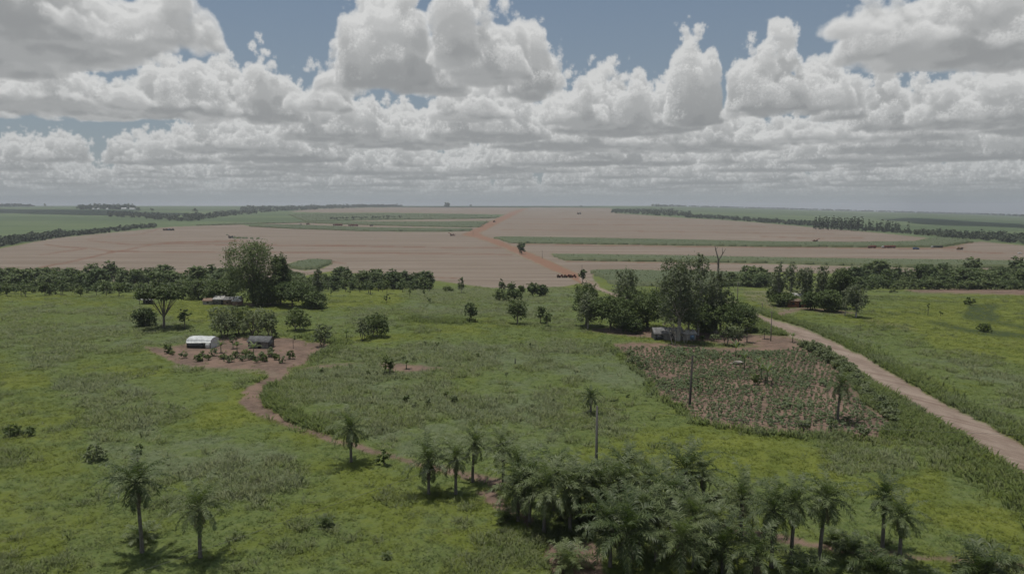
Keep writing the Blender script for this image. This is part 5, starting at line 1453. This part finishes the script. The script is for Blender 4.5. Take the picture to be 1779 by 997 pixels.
        for k in range(n_tr):
            a0 = x0 + 3.2 + k * 7.5
            t = bx('trailer', r, body, (a0, a0 + 6.9, -1.3, -1.2, 1.1, 3.3), (a0, a0 + 6.9, 1.2, 1.3, 1.1, 3.3), (a0, a0 + .1, -1.2, 1.2, 1.1, 3.4), (a0 + 6.8, a0 + 6.9, -1.2, 1.2, 1.1, 3.4), (a0, a0 + 6.9, -1.2, 1.2, 1.0, 1.12), *[(a0 + q, a0 + q + .12, -1.38, -1.3, 1.05, 3.4) for q in (.8, 2.2, 3.6, 5.0, 6.3)])
            rg = np.random.default_rng(k + int(px)); gx, gy = np.meshgrid(np.linspace(a0 + .1, a0 + 6.8, 14), np.linspace(-1.15, 1.15, 6)); gz = 3.2 + .7 * rg.random(gx.shape) * np.cos(gy * 1.1); gz[0] = gz[-1] = 2.0; gz[:, 0] = gz[:, -1] = 2.0
            i = (np.arange(5)[:, None] * 14 + np.arange(13)).ravel(); lo = np_mesh('cane_load', np.stack([gx, gy, gz], -1).reshape(-1, 3), np.stack([i, i + 1, i + 15, i + 14], 1), M[load], t)
            wx += [a0 + 1.2, a0 + 4.6, a0 + 5.8]
        for q in wx:
            for s in (-1.05, 1.05): wheel(r, q, s, .52, .52, .35)
    def loader(px, base, rz, label, col, s=1.0, boom=False):
        p = P3(px, base); r = empty('cane_loader' if not boom else 'cane_harvester', p, rz, s); tag(r, label, 'farm machine', 'machines in the cane fields')
        bx('body', r, col, (-2.6, 1.8, -1.1, 1.1, 1.0, 2.5), (1.8, 2.8, -.8, .8, .9, 1.8), bevel=.1); c = bx('cab', r, col, (-.2, 1.4, -.85, .85, 2.5, 3.7), bevel=.08); bx('window', c, 'glass', (.0, 1.2, -.875, -.86, 2.7, 3.5))
        bx('hopper', r, 'cane_load', (-4.6, -2.4, -1.25, 1.25, 1.3, 3.3))
        for (a_, rr) in ((-1.8, .95), (1.7, .7)):
            for q in (-1.2, 1.2): wheel(r, a_, q, rr, rr, .45)
        for q in (-1.1, 1.1): wheel(r, -3.8, q, .6, .6, .35)
        if boom:
            v, fc = tubes([((-1.5, 0, 2.2), (-6.8, 0, 5.2), .45, .4), ((-6.8, 0, 5.2), (-7.8, 0, 4.7), .5, .45)], 4); np_mesh('elevator', v, fc, M[col], r)
            cyl('topper', r, col, (2.6, 0, 1.8), (4.6, 0, 3.4), .25, .25)
    cane_truck(1515, 431, R(0), 'brown loaded truck, leftmost in the row by the curled cane strip', 'red_paint', 'red_paint', 1)
    cane_truck(1544, 431, R(0), 'long road train with white cab and brown load by the cane strip', 'white_paint', 'red_paint', 2)
    cane_truck(1591, 433.5, R(180), 'blue truck standing apart on the stubble at right', 'blue_paint', 'blue_paint', 1, .75, 'dark')
    cane_truck(1628, 430.5, R(0), 'truck with white cab and dark green trailer by the cane strip', 'white_paint', 'green_paint', 2, .85)
    loader(1666, 434, R(180), 'rust-coloured tractor and cart, rightmost on the stubble', 'yellow_paint', 1.0)
    loader(1415, 420.5, R(180), 'dark harvester working along the edge of the right cane strip', 'red_paint', 1.0, True)
    loader(787, 410, R(0), 'dark harvester with raised elevator near the red junction', 'red_paint', 1.1, True)
    loader(403, 414, R(0), 'dark harvester at the thin cane strip at left', 'green_paint', 1.2, True)
    for i, (a_, lb) in enumerate(((975, 'left'), (987, 'middle'), (997, 'right'))): loader(a_, 482.5, R(8), 'red-brown loader parked below the road, %s one of the three' % lb, 'red_paint', .65)
    for i, (a_, lb, cc) in enumerate(((288, 'left', 'red_paint'), (294, 'middle', 'blue_paint'), (300, 'right', 'dark'))): loader(a_, 400.5, 0, 'tiny vehicle at the field corner in dust, %s one of the three' % lb, cc, 1.2)
    cane_truck(587, 392.3, 0, 'brown cane truck, left one of the two between far cane strips', 'red_paint', 'red_paint', 2, 1.3); cane_truck(614, 393, 0, 'brown cane truck, right one of the two between far cane strips', 'red_paint', 'red_paint', 2, 1.3)
    loader(536, 390.5, 0, 'small brown machine left of the far cane trucks', 'red_paint', 1.2); loader(646, 393, 0, 'small dark machine right of the far cane trucks', 'dark', 1.1)
    cane_truck(522, 390.6, 0, 'pale vehicle left of the far cane trucks', 'white_paint', 'plaster', 1, .8)
    loader(1007, 372.5, 0, 'tiny machine far up the right stubble field', 'green_paint', 2.2); loader(859, 386, R(60), 'dark vehicle driving on the far red road', 'dark', 1.2)
    p = P3(1772, 441); r = empty('pickup', p, R(180)); tag(r, 'small white pickup at the right edge of the stubble', 'car')
    bx('body', r, 'white_paint', (-2.5, 2.5, -.9, .9, .45, 1.05), bevel=.1); c = bx('cab', r, 'white_paint', (-.6, 1.2, -.8, .8, 1.05, 1.75), bevel=.15); bx('window', c, 'glass', (-.4, 1.0, -.815, -.8, 1.15, 1.6))
    for q in (-1.6, 1.6):
        for s in (-.85, .85): wheel(r, q, s, .38, .38, .25)

# ------------------------------------------------------------------ air and the clouds overhead that shade the far fields
def build_air():
    # clouds above the frame whose shadows lie on the far fields
    L = -Vector((math.sin(R(SUN_AZ)) * math.cos(R(SUN_EL)), math.cos(R(SUN_AZ)) * math.cos(R(SUN_EL)), math.sin(R(SUN_EL))))
    m, T = new_mat('cloud'); finish(T, (0.85, 0.85, 0.85), 1.0, spec=0.0)
    rng = np.random.default_rng(12)
    for (cx_, cy_, rx, ry, zc, rot) in ((-2350, 3650, 1250, 330, 2700, 141), (-3300, 4000, 700, 500, 2700, 141), (1650, 2620, 1080, 230, 1900, 70), (1500, 2000, 420, 190, 1700, 60), (-300, 6000, 900, 350, 3800, 0)):
        base = Vector((cx_, cy_, 0)) - L * ((zc) / abs(L.z))
        bm = bmesh.new(); bmesh.ops.create_icosphere(bm, subdivisions=5, radius=1.0)
        for v in bm.verts:
            c = v.co; n = (float(fbm(np.array([c.x * 2.3 + 9 + cx_]), np.array([c.y * 2.3 + c.z]), 4, 3)[0]) - .5)
            k = 1 + 0.9 * n
            v.co = Vector((c.x * rx * k, c.y * ry * k, (c.z if c.z > 0 else c.z * .2) * 220 * k))
        me = bpy.data.meshes.new('cloud'); bm.to_mesh(me); bm.free(); me.materials.append(m)
        for pl in me.polygons: pl.use_smooth = True
        o = link('cloud', me, None, base); o['kind'] = 'structure'; o.rotation_euler = (0, 0, R(rot))
    zb = -75.0
    v, fc = box(-43000, 43000, -400, 17500, zb, 95.0)
    m = bpy.data.materials.new('haze'); m.use_nodes = True; T = NT(m.node_tree); T.n.clear()
    out = T.new('ShaderNodeOutputMaterial'); pv = T.new('ShaderNodeVolumePrincipled')
    pv.inputs['Color'].default_value = (0.90, 0.94, 1.0, 1); pv.inputs['Density'].default_value = HAZE; pv.inputs['Anisotropy'].default_value = 0.2
    T.l.new(pv.outputs[0], out.inputs['Volume'])
    o = np_mesh('haze', v, fc, m); o['kind'] = 'stuff'; tag(o, 'pale even haze hanging over the plain', 'haze')

mats()
HAZE = 9.0e-5
f_, GX, GY, GZ = build_ground()
build_cane(); build_far(); build_belts(); build_trees(); build_palms(); build_cassava(); build_made()
build_grass(f_, GX, GY)
build_air()
